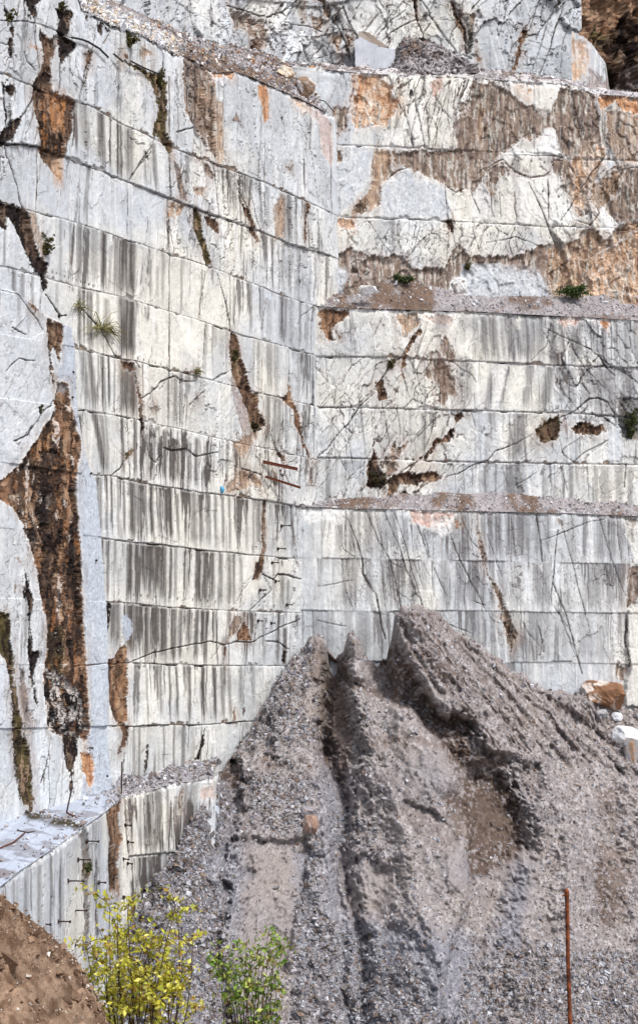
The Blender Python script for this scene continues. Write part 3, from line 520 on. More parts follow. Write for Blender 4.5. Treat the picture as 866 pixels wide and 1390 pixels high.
for t, w_ in (('47,30 75,42 95,52', 1), ('33,70 37,82 48,95', 1.6), ('82,90 83,110 80,125', 1.2), ('116,92 112,110 108,133', 1.4), ('75,55 70,75', 1.2), ('10,196 12,210 26,250 31,275 42,297', 2.4), ('0,200 10,195 55,199', 1.), ('213,180 200,210 175,243', 1.3),
    ('162,115 164,125', 1), ('63,399 76,419 84,429', 2.6), ('109,416 135,444 157,482 168,487', 1.8), ('193,541 208,531 220,518 240,510 250,518 266,518', 1.9), ('291,515 311,504', 2), ('258,551 278,531', 1.2), ('222,607 235,612 253,609 268,620 294,614', 2.6),
    ('152,645 163,637 169,625', 1.5), ('196,581 203,622 211,627 218,617', 1.4), ('-10,388 20,402 43,434 53,452', 1), ('10,445 30,455', 1.), ('0,505 20,488 40,490', 1), ('66,545 50,560 30,590 10,600', 1.6), ('296,372 308,414 314,450', 2.8), ('365,579 375,605 385,640 398,668', 1.8),
    ('327,635 355,645 360,665 362,680', 1.6), ('357,779 372,787 378,779 398,782 408,787', 2.6), ('220,884 256,876 286,871 306,876 322,871 342,872 362,863 383,851 408,840', 1.7), ('362,871 378,871 393,881', 1.7), ('100,904 140,900', .8), ('175,900 210,886 222,884', 1),
    ('332,792 328,825', 1), ('357,779 370,800 340,830', 1.2), ('412,823 425,850 430,862', 1.2), ('430,413 410,430 405,440', .8), ('321,265 330,285', 1), ('362,125 357,100', .7), ('240,180 262,172', 1.6), ('341,195 345,215', .8), ('353,215 360,240', 1), ('394,210 400,250', .9), ('380,150 388,180 386,200', 1),
    ('405,165 420,200 430,270', 1.2), ('60,1000 54,1040 50,1060', 1.2), ('58,1020 58,1090', 1), ('46,1062 52,1045 50,1075', 2), ('170,1023 166,1075', 1.8), ('262,235 270,240', 1), ('340,790 320,820', .7), ('230,300 236,340', 1.4), ('285,296 282,330', .8), ('350,250 362,290', .8)):
    L.crack(pp(t), w_*1.25, .12, .9, 'dark' if w_ > .9 else 'brown', .9)
for t, w_ in (('47,14 48,60 54,95', 1.6), ('16,28 20,100', 1.4), ('33,0 35,30 33,60', 1.2), ('0,28 30,29 47,30', 1.2), ('0,60 20,62', .9), ('28,160 40,140 54,112 66,90', 1.6), ('52,195 52,245 50,285', 1.4), ('88,214 92,180 104,138', 1.5), ('104,138 100,180 96,200', 1.8), ('24,196 30,215', .8), ('82,90 81,115 80,126', 1.5),
    ('130,48 122,85 108,132', 1.4), ('152,43 140,60', 1), ('163,80 158,110 162,125', 1), ('175,245 190,220 203,198', 1.6), ('190,60 192,90', 1.2), ('222,60 223,105', 2.4), ('241,128 243,180 240,200', 1), ('289,224 293,260 296,290', 2.2), ('304,225 303,290', 1.3), ('318,250 330,275 338,290', 1.4), ('228,300 231,345', 2.6), ('262,190 270,205', 1), ('174,248 174,320', 1.2), ('228,268 229,296', 2), ('340,262 348,300 360,335', 1.4),
    ('384,270 378,290', 1.2), ('343,330 345,382', 1.4), ('378,330 380,400', 1), ('408,335 408,410', 1.8), ('398,333 399,405', .8), ('384,405 385,460', 1.6), ('362,405 356,450', 1), ('322,380 318,445', 1.2), ('279,368 270,432', 1.), ('390,470 394,520', 1.2), ('280,440 275,500', 1.2), ('357,460 356,540', .8), ('247,515 246,580', 1.8), ('253,530 250,580', 1.1), ('410,560 412,625', 1.4), ('400,700 402,755', .8), ('62,360 64,380', 1.2), ('140,500 143,560', 1.4), ('172,566 176,650', 1.6), ('184,490 190,500', 1.6), ('109,580 118,640', 1.8)):
    L.crack(pp(t), w_*1.2, .1, .95, 'dark' if w_ > 1.1 else 'brown', 1.)
rng = np.random.RandomState(4)
for i in range(42):                                # short stray fractures of the sawn faces
    x = rng.uniform(95, 440); y = rng.uniform(150, 900); a_ = rng.uniform(50, 130)*math.pi/180; l_ = rng.uniform(12, 45)
    L.crack([(x, y), (x+l_*.5*math.cos(a_)+rng.uniform(-3, 3), y+l_*.5*math.sin(a_)), (x+l_*math.cos(a_), y+l_*math.sin(a_))], rng.uniform(.4, .9), .05, rng.uniform(.4, .8), 'brown', 1.2)
for x0, y0, dx, dy, n in ((73, 370, 5.4, 1.9, 11), (155, 322, 6, 1.6, 7), (163, 807, 10, .8, 24), (188, 487, 8, 2.2, 10)):   # rows of drill holes along the cuts
    for i in range(n): L.crack([(x0+i*dx, y0+i*dy-2), (x0+i*dx, y0+i*dy+1)], 1.6, .08, .85, 'dark', .1)
_topwhite(L, .12, .6)
o = L.build('left_cliff'); tag(o, 'tall sawn marble cliff streaked with dark runs, receding on the left', kind='structure')

# ================================================================== RIGHT BENCHES (three tiers)
rd = np.array([.9666, .2562])
def rpl(Y408, a=-40, b=60):
    p0 = np.array([(408-CX)/F*Y408, Y408]); return p0+rd*a, p0+rd*b
p0, p1 = rpl(103.0)
RU = Panel([p0, p1], 426, 872, 36, pp('300,92 430,92 480,97 520,100 560,102 600,103 650,105 700,109 760,112 790,120 806,127 830,128 850,130 872,132 1000,140'), 1.05, seed=41, ext=(2, 14))
RU.seams([pp('300,196 450,197 480,198 545,200 615,204 680,206 740,209 775,216 1000,222'), pp('300,290 447,293 480,296 545,297 600,300 650,303 700,305 745,308 775,308 1000,318')], .6, .8, .06, 1.3)
RU.marble(None, .6, [(460, 150, 30, 80, -1), (560, 250, 60, 50, -.6), (600, 160, 60, 60, .8), (720, 270, 70, 50, .7)])
RU.hair(1.5, .9, 0, .03, RU.zone([(500, 100, 660, 205, 1), (540, 200, 760, 360, .55), (470, 200, 520, 300, .3), (620, 300, 760, 400, .8), (440, 300, 620, 380, .9)]))
RU.splinter(pp('520,100 700,105 660,210 520,203'), 1.9, .38, .22, 1, .22, .04, 1, 6, .14); RU.splinter(pp('440,296 770,305 700,360 440,360'), 1.2, .55, .3, .8, .14, .03, 2, 6, .1); RU.splinter(pp('480,95 545,100 530,170 480,170'), 1.5, .5, .2, .8, .2, .035, 3, 4, .15)
RU.splinter(pp('600,200 770,200 770,310 600,310'), .7, .35, -.3, .6, .1, .02, 4, 6, .1); RU.splinter(pp('770,120 880,120 880,410 740,410'), 1.1, .5, -.35, 1, .25, .04, 5, 6, .2); RU.splinter(pp('430,95 480,97 480,300 440,300'), .8, .3, .1, .4, .1, .02, 6)
RU.streaks(.12, {1: [(655, 4, 0, 1, .7), (664, 3, 0, 1, .6), (672, 4, 0, 1, .7), (684, 3, 0, 1, .5), (700, 5, 0, 1, .6)], 2: [(533, 3, 0, .6, .5)]}, [(640, 105, 866, 205, .6), (500, 200, 650, 240, .3), (750, 130, 866, 300, .5)], 'stain2', 1, .03)
RU.cut()
for t, kd, dp, al, rm in (
 ('613,172 625,150 640,112 670,110 705,135 745,152 760,118 806,125 812,150 815,190 820,215 806,260 795,300 790,290 775,275 765,240 758,215 750,180 745,176 740,178 735,190 705,190 690,205 680,212 665,228 655,240 648,252 640,262 625,258 606,253 590,243 570,238 555,230 545,228 535,225 529,203 610,204', 'gb', .2, .9, .6),
 ('452,145 472,145 471,180 453,182', 'gb', .15, .9, 0), ('449,203 463,203 463,221 450,222', 'brown', .15, .9, 0), ('476,102 485,102 482,127 472,147 473,178 468,196 466,198 471,152', 'gp', .2, .7, 0), ('449,224 457,224 457,290 450,290', 'grey', .25, .7, 0),
 ('485,99 519,102 524,112 537,119 532,127 542,137 537,152 524,175 511,169 504,165 491,150 481,142 478,137 485,124', 'ol', .2, .95, .5), ('486,104 505,104 500,125 488,140 482,138', 'orange', .05, .5, 0), ('510,130 530,128 538,140 528,158 520,150', 'orange', .05, .55, 0),
 ('476,145 488,144 509,168 481,175', 'ol', .1, .9, .4), ('506,201 529,203 532,229 547,229 539,244 524,246 516,277 496,292 476,292 478,279 496,264 504,244', 'tan', .15, .9, .4), ('476,292 480,278 498,266 500,280 490,293', 'brown', .1, .7, 0),
 ('528,240 539,232 551,229 560,240 580,246 600,252 612,285 604,297 520,296 516,262 523,246', 'cool', 0, .7, .5),
 ('659,229 682,218 697,234 684,236 676,254 671,267 664,264 659,254', 'gb', .12, .92, .4), ('697,232 720,241 738,238 745,230 743,240 720,246 700,244', 'gb', .12, .9, .3), ('748,213 765,213 778,229 781,241 783,267 793,292 788,300 770,264 758,241 748,231', 'gb', .15, .92, .5),
 ('778,211 796,211 798,229 791,249 798,267 791,290 781,279 776,267 783,244 778,229', 'ol', .1, .85, .5), ('803,203 811,194 821,201 819,216 814,236 803,249 801,229', 'ol', 0, .75, .5),
 ('815,240 835,225 872,225 872,310 830,300 815,275', 'gb', .12, .85, .6), ('820,150 840,150 872,160 872,225 840,225 825,200', 'tan', .12, .6, .6), ('800,250 830,235 850,228 838,262 812,290 800,280', 'tan', .1, .6, .6),
 ('809,127 824,128 837,127 872,131 872,157 849,155 842,150 834,140 824,145 814,152 809,137', 'orange', .15, .95, .5), ('700,112 715,114 712,122 726,118 718,128 704,122', 'ol', .1, .7, .6),
 ('450,350 470,335 500,345 535,345 553,352 563,362 590,363 604,360 612,345 618,330 640,348 680,346 700,348 742,330 763,328 781,325 798,307 809,307 819,325 839,302 872,297 872,410 640,420 560,420 440,410', 'gb', .25, .95, .5),
 ('745,335 790,325 800,312 812,312 822,328 842,306 872,300 872,420 760,420 742,385', 'tan', .1, .8, .3), ('810,345 872,310 872,400 826,396', 'ol', .1, .6, .6), ('796,390 806,372 817,365 828,385 834,398 800,402', 'ol', 0, .75, .5),
 ('628,360 650,358 728,362 735,372 748,405 640,408 616,398 624,388', 'cool', 0, .95, .3), ('612,380 622,374 632,388 630,400 608,395', 'white', 0, .9, .3), ('440,352 466,362 474,372 468,385 462,402 436,402', 'cool', 0, .9, .3), ('478,350 500,352 504,380 474,372', 'gb', .2, .6, .3),
 ('604,297 615,300 614,315 608,318', 'brown', .12, .9, .2), ('648,150 655,135 662,165 655,200 644,205', 'tan', .02, .4, .2), ('556,120 562,124 560,132 553,130', 'dark', .2, .8, .6), ('620,136 632,140 634,150 622,154', 'gb', .12, .8, .6), ('590,103 600,105 597,130 588,136 582,118', 'pink', .1, .7, .5),
 ('452,300 462,296 478,297 484,310 470,316 458,308', 'orange', .12, .7, .7), ('686,366 700,360 724,362 735,372 700,364', 'gb', .05, .6, 0)):
    RU.patch(pp(t), kd, dp, 1.1, al, 1.1, rim=rm, brk=.3)
for t, kd, al in (('683,217 690,205 705,202 720,205 735,190 738,177 746,175 754,190 762,208 770,213 775,216 745,212 700,211', 'white', .9), ('700,238 745,240 744,300 706,303 697,262', 'white', .55), ('748,232 757,243 772,280 785,302 745,303', 'white', .75), ('676,256 690,240 697,262 700,300 672,300', 'cream', .7), ('652,250 662,262 672,298 640,298 640,270', 'white', .6), ('551,229 560,240 566,248 580,246 595,252 606,262 610,296 530,296 520,262 528,246 540,243', 'cool', .7),
    ('548,170 562,140 570,150 580,200 556,200', 'white', .5), ('600,150 612,140 618,200 600,200', 'cream', .6), ('520,178 545,178 548,200 520,200', 'white', .7), ('477,178 500,176 506,198 477,198', 'cream', .5), ('457,222 500,206 506,203 500,244 480,272 462,290 457,290', 'cool', .8), ('810,290 820,282 828,300 840,305 828,316 814,310', 'white', .9), ('726,122 745,112 752,140 740,158 728,148', 'cream', .5)):
    RU.patch(pp(t), kd, 0, 1., al, .7, rim=.5, brk=.1)
for t in ('683,217 697,232 720,241 738,239 745,234', '748,212 765,213 778,229 784,240', '659,229 670,222 683,217', '785,300 800,306 812,290 806,280', '528,240 540,232 552,229', '606,253 618,262 630,257', '648,236 660,226', '697,262 700,300'): RU.crack(pp(t), 2.2, .15, 1, 'brown', 1.2)
for t, w_ in (('743,238 744,300', 2.2), ('717,248 730,275 745,310 756,338', 2), ('603,240 604,270 608,300 618,335', 1.6), ('545,140 553,170 560,200', 1.6), ('560,118 567,160 577,200', 1.6), ('600,150 592,175 590,200', 1.4), ('575,125 580,165 582,200', 1.3), ('590,130 600,150 615,165', 1.2), ('530,120 545,150 552,160', 1.), ('610,120 606,150 612,190', 1.2),
    ('507,203 504,240', 1), ('668,295 664,250 668,235', .8), ('676,255 680,300', 1), ('640,262 650,290', 1.4), ('500,300 520,330 530,345', 1), ('540,300 538,330', .9), ('570,300 560,345', .9), ('640,310 650,345', .8), ('700,305 690,330 695,345', .9), ('659,330 700,322 735,335', 1.1), ('680,205 700,190 720,180 745,186', 1.), ('690,210 745,212 770,216', 1),
    ('822,210 800,240 760,300', 1.6), ('866,226 845,230 826,262', 1.6), ('630,104 622,125 615,140', 1.), ('560,103 548,118', 1)):
    RU.crack(pp(t), w_*1.1, .1, .85, 'dark', 1.1)
for x, y in ((703, 219), (721, 219), (738, 221), (736, 260), (758, 267)): RU.crack([(x, y-1), (x, y+1)], 3, .12, .95, 'dark', 0)
_topwhite(RU, .22, .9)
o = RU.build('upper_right_bench'); tag(o, 'upper right quarry bench, broken marble with grey brown weathering and orange chips', kind='structure')

p0, p1 = rpl(101.35)
RM = Panel([p0, p1], 404, 872, 24, pp('300,414 430,415 480,418 540,420 600,422 650,423 700,426 760,429 800,431 872,434 1000,440'), 1.05, seed=61, ext=(2, 14))
RM.seams([pp('300,484 430,484 460,484 540,485 600,489 650,491 700,493 760,496 820,498 1000,504'), pp('300,551 428,552 480,553 560,555 640,557 700,559 760,560 866,566 1000,570'), pp('300,620 428,621 500,622 560,625 640,627 720,628 800,630 866,631 1000,634')], .6, .7, .05, 1.2)
RM.marble(None, .55, [(480, 460, 60, 60, -.7), (660, 500, 80, 60, .6), (820, 460, 50, 40, -.8), (470, 600, 50, 50, -.6)])
RM.hair(1.2, .95, 0, .022, RM.zone([(440, 480, 640, 680, .8), (740, 440, 872, 620, 1), (428, 418, 600, 500, .5), (600, 550, 866, 680, .5)]))
RM.splinter(pp('430,480 640,485 620,680 430,680'), .9, .45, .35, .95, .13, .028, 1, 8, .1); RM.splinter(pp('560,425 650,430 640,560 560,560'), 1.1, .3, .2, .6, .1, .02, 2); RM.splinter(pp('740,430 880,435 880,570 760,565'), 1.2, .6, -.4, .95, .18, .035, 3, 8, .12); RM.splinter(pp('640,555 880,565 880,700 640,690'), .6, .45, .3, .6, .1, .018, 4); RM.splinter(pp('430,415 570,420 560,485 430,485'), .6, .35, .2, .5, .09, .018, 5)
RM.streaks(.16, {0: [(630,8,0,.6,.3),(645,5,0,1,.45),(656,5,0,1,.75,2),(668,6,0,1,.8,4),(680,3,.1,1,.5,4),(690,6,0,1,.85,6),(700,4,0,1,.75,6),(712,6,0,1,.6),(722,4,0,1,.6),(733,6,0,1,.65),(750,6,0,1,.8),(762,4,0,1,.5),(784,6,0,1,.7,-6),(803,4,0,.8,.4),(820,3,0,1,.5),(835,3,0,1,.6),(850,4,0,1,.55),(862,3,0,1,.5)],
   1: [(632,9,0,1,.6,-4),(674,6,0,1,.75,-13),(692,5,0,1,.85,-10),(716,4,0,1,.7,-6),(722,4,0,1,.6,-10),(748,6,0,1,.7,-12),(765,4,0,1,.6,-5),(775,5,0,1,.55),(795,8,0,1,.5),(812,6,0,1,.6),(825,7,0,1,.65),(850,8,0,1,.6)],
   2: [(706,7,0,1,.75,-6),(666,5,0,1,.45,-6),(650,3,.2,1,.3),(730,4,.3,1,.3),(575,3,0,1,.35),(557,2,0,1,.35)], 3: [(706,9,0,1,.5),(775,3,0,1,.6),(740,4,0,1,.4),(808,3,0,1,.5),(820,6,0,.6,.5),(840,5,0,.7,.55),(855,3,0,.8,.5),(690,4,0,1,.35)]},
   [(600, 420, 866, 500, .45), (620, 490, 866, 560, .4), (640, 560, 866, 680, .35)], 'stain2', 1, -.05)
RM.cut()
for t, kd, dp, al, rm in (
 ('431,421 445,418 478,419 474,432 460,437 450,447 452,462 445,465 441,457 435,442', 'rust', .35, .97, .5), ('454,447 463,460 459,461', 'brown', .15, .9, 0), ('514,435 523,438 518,442', 'rust', .15, .95, .4), ('537,424 565,423 572,437 557,452 544,462 542,444', 'tan', .2, .9, .7),
 ('557,457 572,442 571,452 560,467 553,482 552,495 547,498 551,515 546,510 542,498 547,482', 'rust', .25, .9, .6), ('524,500 519,513 532,548 527,541 514,546 509,528 511,518', 'brown', .25, .9, .4), ('528,492 538,485 540,492 530,500', 'moss', .15, .9, 0),
 ('582,472 595,477 598,487 608,495 623,533 618,543 608,538 598,553 593,548 593,523 575,508 577,482', 'gb', .15, .85, .3), ('596,490 606,500 612,530 602,545 596,520', 'brown', 0, .5, 0), ('598,454 605,457 615,475 617,493 608,493 598,480', 'gb', .15, .9, .3),
 ('618,581 617,594 608,602 593,604 582,622 575,626 567,626 582,612 588,599 603,589', 'brown', .3, .95, .4), ('619,559 633,564 626,572 618,576', 'rust', .15, .85, .3), ('506,594 511,612 516,630 527,650 521,660 506,665 499,660 497,640 504,620', 'brown', .35, .95, .3),
 ('516,627 539,594 539,607 557,594 558,599 537,622 542,630 539,642 527,648', 'gb', .25, .85, .4), ('529,648 544,642 593,640 605,648 595,655 567,658 544,658 532,680 522,680', 'brown', .3, .9, .4), ('725,584 748,566 760,564 762,574 758,594 743,602 730,602', 'moss', .35, .9, .4), ('735,580 755,570 758,585 742,598 732,594', 'brown', 0, .6, 0),
 ('773,579 788,574 819,576 824,584 814,592 793,592 776,587', 'brown', .3, .9, .7), ('810,490 830,495 872,500 872,560 840,562 825,545 800,535 795,520', 'grey', .05, .5, .2), ('838,540 872,536 872,600 846,596 838,575', 'dark', .2, .55, 0), ('814,432 826,434 824,447 816,442', 'orange', .08, .9, .4),
 ('758,430 790,430 782,442 765,446', 'pink', .1, .7, .5), ('698,432 706,430 708,448 700,446', 'cream', -.05, .7, 0), ('568,430 600,424 622,430 612,442 590,440', 'pink', .12, .5, .8), ('620,595 646,575 646,620 618,618', 'cream', 0, .4, 0), ('692,495 716,495 706,556 682,556', 'cream', 0, .75, 0), ('668,495 690,495 676,556 666,556', 'white', 0, .6, 0)):
    RM.patch(pp(t), kd, dp, 1.1, al, 1.0, rim=rm, brk=.25)
for t, w_ in (('572,440 555,465 545,485 530,497 515,520 505,535 490,550 475,572 462,585 445,607 430,622', 2), ('430,500 445,520 440,480', .8), ('567,626 555,632 545,642', 2), ('605,648 625,642 646,630 661,625 671,612 702,602 722,589', 1.9), ('505,560 506,594', 1.4), ('758,597 765,617 778,626 798,612 811,604 825,597', 1.8),
    ('773,561 788,551 798,542 811,540 824,546 834,564 837,576', 3.2), ('760,566 773,561', 1.6), ('746,566 750,590', .8), ('475,555 473,600 480,640', .9), ('520,555 530,600 515,625', 1.1), ('540,560 545,590', 1.2), ('470,640 450,600', .8), ('700,448 690,480', .6), ('748,440 740,470 720,490', 1.1), ('740,445 800,475 830,500', 1.3),
    ('765,445 780,480 810,520', 1.2), ('790,520 800,535', 1.4), ('768,520 780,525 800,500 830,495', 1.1), ('810,475 818,495 835,510', 2), ('610,490 640,510 646,520', 1.2), ('566,500 572,530', .8), ('520,430 505,460', .8), ('480,440 490,475', .7), ('545,500 556,540', 1), ('849,630 848,662', 2), ('762,635 765,650 770,665', 1.6), ('700,660 730,640', .9), ('680,635 690,660', .8),
    ('592,560 585,590 575,612', 1.1), ('560,600 600,560', .8), ('640,560 646,580', .8), ('440,560 470,600', .7), ('455,530 453,550', 1.6), ('840,500 866,520', 1.4), ('850,440 858,480', .8), ('800,560 820,566 838,580', 1.6), ('730,420 735,440', .7), ('600,640 605,630', .8)):
    RM.crack(pp(t), w_*1.1, .1, .88, 'dark', 1.2)
_topwhite(RM, .22, .9)
o = RM.build('middle_right_bench'); tag(o, 'middle right quarry bench with slanting grey bands and brown fissures', kind='structure')

p0, p1 = rpl(100.0)
RL = Panel([p0, p1], 398, 872, -2, pp('300,684 410,687 470,689 540,690 600,692 650,693 700,693 780,695 872,700 1000,704'), 1.05, seed=81, ext=(2, 14))
RL.seams([pp('300,756 410,757 470,758 560,760 650,761 700,762 760,764 852,765 1000,768'), pp('300,827 412,828 500,830 560,829 650,829 740,831 845,832 1000,835'), pp('300,896 690,899 750,899 780,900 840,901 1000,904')], .65, .75, .04, 1.3)
RL.marble(None, .35, [(440, 730, 40, 50, .2), (760, 850, 70, 60, .2), (860, 880, 30, 90, .8)])
RL.hair(.8, .6, 0, .016, RL.zone([(455, 690, 700, 880, .8), (700, 700, 872, 900, .55)]))
RL.splinter(pp('455,690 600,692 590,830 470,830'), 1.1, .14, -.35, .8, .06, .022, 1, 8, .04); RL.splinter(pp('600,692 872,700 872,900 600,900'), .6, .14, -.3, .7, .07, .016, 2, 8, .04)
RL.streaks(.25, {0: [(422,5,.1,1,.25),(462,4,.1,1,.5,-4),(470,3,0,1,.4),(478,5,0,1,.6),(487,3,0,1,.5),(500,6,0,1,.65),(512,4,0,1,.4),(522,4,0,1,.5),(533,6,0,.9,.6),(548,4,.2,1,.45,4),(565,4,.2,1,.4),(580,3,.3,1,.35),(598,3,0,1,.4),(618,7,0,1,.45),(632,7,0,1,.6),(656,4,0,1,.7),(666,4,0,1,.8),(676,5,0,1,.8),(692,7,0,1,.8,2),(706,6,0,1,.75),(715,4,0,1,.5),(730,4,0,1,.55),(742,5,0,.8,.4),(775,5,0,1,.4),(795,3,0,1,.7,-4),(815,7,0,1,.6),(830,7,0,1,.6),(842,3,0,1,.6)],
   1: [(436,4,0,1,.35,-8),(470,6,0,1,.6,-3),(482,6,0,1,.65,-4),(500,5,0,1,.45),(520,5,0,1,.45),(530,5,0,1,.5),(545,5,0,1,.55),(560,7,0,1,.55),(575,4,0,.9,.4),(603,6,0,1,.55,4),(625,7,0,1,.65),(641,6,0,1,.65),(655,4,0,1,.55),(668,3,0,1,.65),(680,4,0,1,.5),(700,8,0,1,.45),(731,9,0,1,.65,2),(742,5,0,1,.4),(808,12,0,1,.5,-8),(828,6,0,1,.5),(842,5,0,1,.6),(768,3,0,1,.3)],
   2: [(432,7,0,1,.4,4),(447,6,0,1,.4),(470,6,0,1,.45),(492,9,0,1,.55),(515,10,0,1,.4),(640,9,0,1,.5),(652,7,0,1,.5),(668,4,0,1,.4),(700,7,0,1,.4),(728,12,0,1,.6,-6),(740,5,0,1,.4),(765,5,0,1,.35),(795,8,0,1,.3),(815,6,0,1,.35)]},
   [(455, 692, 866, 830, .48), (430, 830, 740, 900, .4)], 'stain2', 1, -.02, )
RL._cut = ([S1, S2, S3, S4[1:]]+[q[1:] for q in (S5, S6, S7, S8, S9, S10, S11)],)+L._cut[1:]
L.cut()
for t, kd, dp, al, rm in (('646,700 656,740 660,768 670,790 682,805 686,825 703,860 694,888 688,865 678,840 676,815 664,790 655,765 648,730', 'gb', .2, .95, .3), ('680,838 700,862 694,886 689,862', 'brown', .1, .6, 0), ('755,697 760,705 766,718 758,714', 'gb', .12, .95, .2), ('852,770 872,765 872,805 850,825 848,830', 'gb', .2, .95, 0),
    ('838,895 848,905 845,925 833,920', 'gb', .15, .9, 0), ('612,700 626,712 619,716', 'rust', .12, .9, .2), ('845,700 872,705 872,750 862,760 850,730', 'cream', .15, .6, .5), ('852,700 868,704 860,720', 'gb', .1, .8, .3), ('735,764 737,776 732,770 728,764', 'white', 0, .9, 0), ('410,690 470,692 466,712 440,706 412,710', 'white', .03, .7, .3), ('556,692 620,694 612,712 590,718 560,710', 'pink', .12, .8, .7), ('592,712 606,700 616,704 610,724 598,728', 'white', .05, .6, .3)):
    RL.patch(pp(t), kd, dp, 1.1, al, .9, rim=rm, brk=.2)
RL.proud(pp('1100,800 866,806 850,830 847,870 853,905 846,930 848,960 1100,960'), .3, 1.5, 1)
RL.patch(pp('1100,800 866,806 850,830 847,870 853,905 846,930 848,960 1100,960'), 'cream', 0, 1.2, .6, 1)
for t, w_ in (('472,705 485,735 491,757 493,778 502,795 510,808 514,828', 3.2), ('514,828 517,848 523,868', 2.6), ('468,695 480,740 485,760', 1), ('498,692 512,730 530,762 545,830', 1.5), ('520,690 540,740 558,790', 1.1), ('535,695 550,740 560,780 575,830', 1.3), ('560,700 575,735 582,757', 1.6), ('572,710 584,757', 1), ('600,700 620,750 640,790 660,830', 1.4), ('588,770 605,810', 1.4), ('625,700 640,735 650,745', 1.2),
    ('749,790 768,835 785,900 790,915', 2.4), ('748,820 760,835 780,890', 1.2), ('765,720 775,760 790,820 800,860', 1.2), ('812,700 830,760 848,810', 1.4), ('757,720 752,765 747,810 748,825', 1.5), ('733,735 765,722 800,708 820,704', 1.2), ('728,698 734,735 736,762', 3), ('693,700 700,760', .9), ('660,725 680,780', .9), ('430,797 480,788', .9), ('430,843 470,850', .9), ('706,840 716,860 738,885', .8), ('850,830 847,870 853,905', 2), ('730,850 738,885', 1.6),
    ('528,762 545,770', 1.2), ('640,815 660,822', 1), ('600,845 640,860', .8), ('748,898 775,898', 2), ('560,760 575,800', .8), ('820,770 830,800', .8), ('456,700 466,745 482,758', .9)):
    RL.crack(pp(t), w_*1.1, .08, .85, 'dark', .8)
_topwhite(RL, .2, .95)
o = RL.build('lower_right_bench'); tag(o, 'lowest right quarry bench, grey streaked sawn marble above the scree', kind='structure')

# ================================================================== CLIFFS BEHIND THE TOP BENCH
def pxY(px, Y): return ((px-CX)/F*Y, Y)
B1 = Panel([pxY(40, 84), pxY(250, 96.), pxY(360, 104), pxY(430, 108), pxY(560, 109.2), pxY(787, 113)], 95, 787, 44, pp('40,-130 300,-150 560,-140 787,-120'), 1.1, seed=101, ext=(3, 0))
B1.seams([pp('40,-60 787,-40'), pp('300,40 450,45 646,23 680,28 710,38 750,45 790,50')], .5, .4, .05, .9)
B1.marble(None, .1, [(540, 30, 60, 50, .6), (610, 30, 40, 60, .5), (360, 10, 40, 30, .4), (270, 20, 30, 40, .3)])
B1.hair(.8, .9, 0, .02)
B1.splinter(pp('95,-140 800,-140 800,110 95,110'), .42, .22, .25, 1, .16, .014, 1, 8, .3); B1.splinter(pp('300,-10 470,-10 480,90 300,90'), .8, .5, .3, .9, .2, .03, 2, 8, .25); B1.splinter(pp('500,-10 660,-10 640,80 500,80'), .8, .3, -.2, .8, .15, .025, 3, 8, .2)
B1.streaks(.1, {}, [(430, 0, 480, 100, .3)], 'stain2', 1, -.3)
for t, kd, dp, al, rm in (('309,8 342,18 357,25 362,46 363,63 352,71 343,71 342,51 332,36 318,33', 'gb', .4, .9, .3), ('343,56 352,58 352,72 342,71', 'rust', .1, .9, 0), ('424,18 440,23 438,38 428,36', 'tan', .2, .9, .3), ('428,-10 440,-5 452,15 449,26 440,20', 'brown', .3, .8, .2), ('448,46 463,47 462,84 459,83', 'tan', .3, .9, .2), ('468,50 476,51 477,74 474,79', 'tan', .3, .9, .2),
    ('552,-10 567,-10 566,23 571,27 565,32 560,15', 'brown', .4, .9, .2), ('611,-5 621,12 631,41 636,74 630,70 622,40', 'brown', .3, .9, 0), ('632,15 646,20 643,50 640,78 634,60', 'moss', .35, .65, .3), ('708,37 720,37 701,96 695,96', 'rust', .25, 1, .2), ('330,-5 372,-5 362,22 342,15', 'cream', 0, .4, 0), ('404,-5 420,0 420,38 412,30', 'gb', .1, .5, 0), ('646,70 662,84 646,86', 'rust', .2, .9, 0)):
    B1.patch(pp(t), kd, dp, 1.3, al, 1.3, rim=rm, brk=.4)
for t, w_ in (('309,8 342,15 362,25 382,15 410,-2', 2.2), ('384,27 392,20 400,14', 2), ('283,15 284,50', 2.6), ('258,0 262,23 266,50', 2.2), ('306,0 303,50', 1.2), ('450,20 463,50 477,81', 1.8), ('463,10 472,30 485,51 487,60', 1.8), ('519,56 530,44 545,35 566,27 573,42 577,52', 1.8), ('510,50 530,28 550,15', 1), ('570,0 580,10 600,40 620,72', 1.8), ('613,0 621,15 631,41 633,74', 3), ('720,37 728,15 735,-5', 1.8), ('770,0 762,20 753,46 748,64 740,85 732,103', 2), ('755,5 744,35 735,60 722,98', 1), ('740,0 735,30', .8), ('585,30 576,45', 1.2), ('362,25 366,50 362,63', 1.6), ('384,30 430,38 438,42', 1.1), ('690,0 680,40', .7), ('300,20 296,50', .8), ('232,0 230,25', 1.), ('380,48 395,80', .8), ('405,50 425,88', .9), ('780,10 765,60 760,100', .8)):
    B1.crack(pp(t), w_*1.1, .2, .9, 'dark', 1.2)
for x, y in ((668, 45), (677, 47), (693, 51)): B1.crack([(x, y-1), (x, y+1)], 4, .1, .95, 'dark', 0)
o = B1.build('back_cliff'); tag(o, 'pale blue grey marble cliff behind the topmost bench', kind='structure')
B3 = Panel([pxY(775, 109.6), pxY(800, 110.2), pxY(827, 113)], 775, 828, 44, pp('770,40 787,48 800,58 812,72 822,88 826,120 830,130'), 1.4, seed=121)
B3.seams([], .5); B3.marble(None, .2); B3.hair(1.2, .8)
B3.streaks(.35, {}, [(790, 90, 830, 130, .6)], 'stain2')
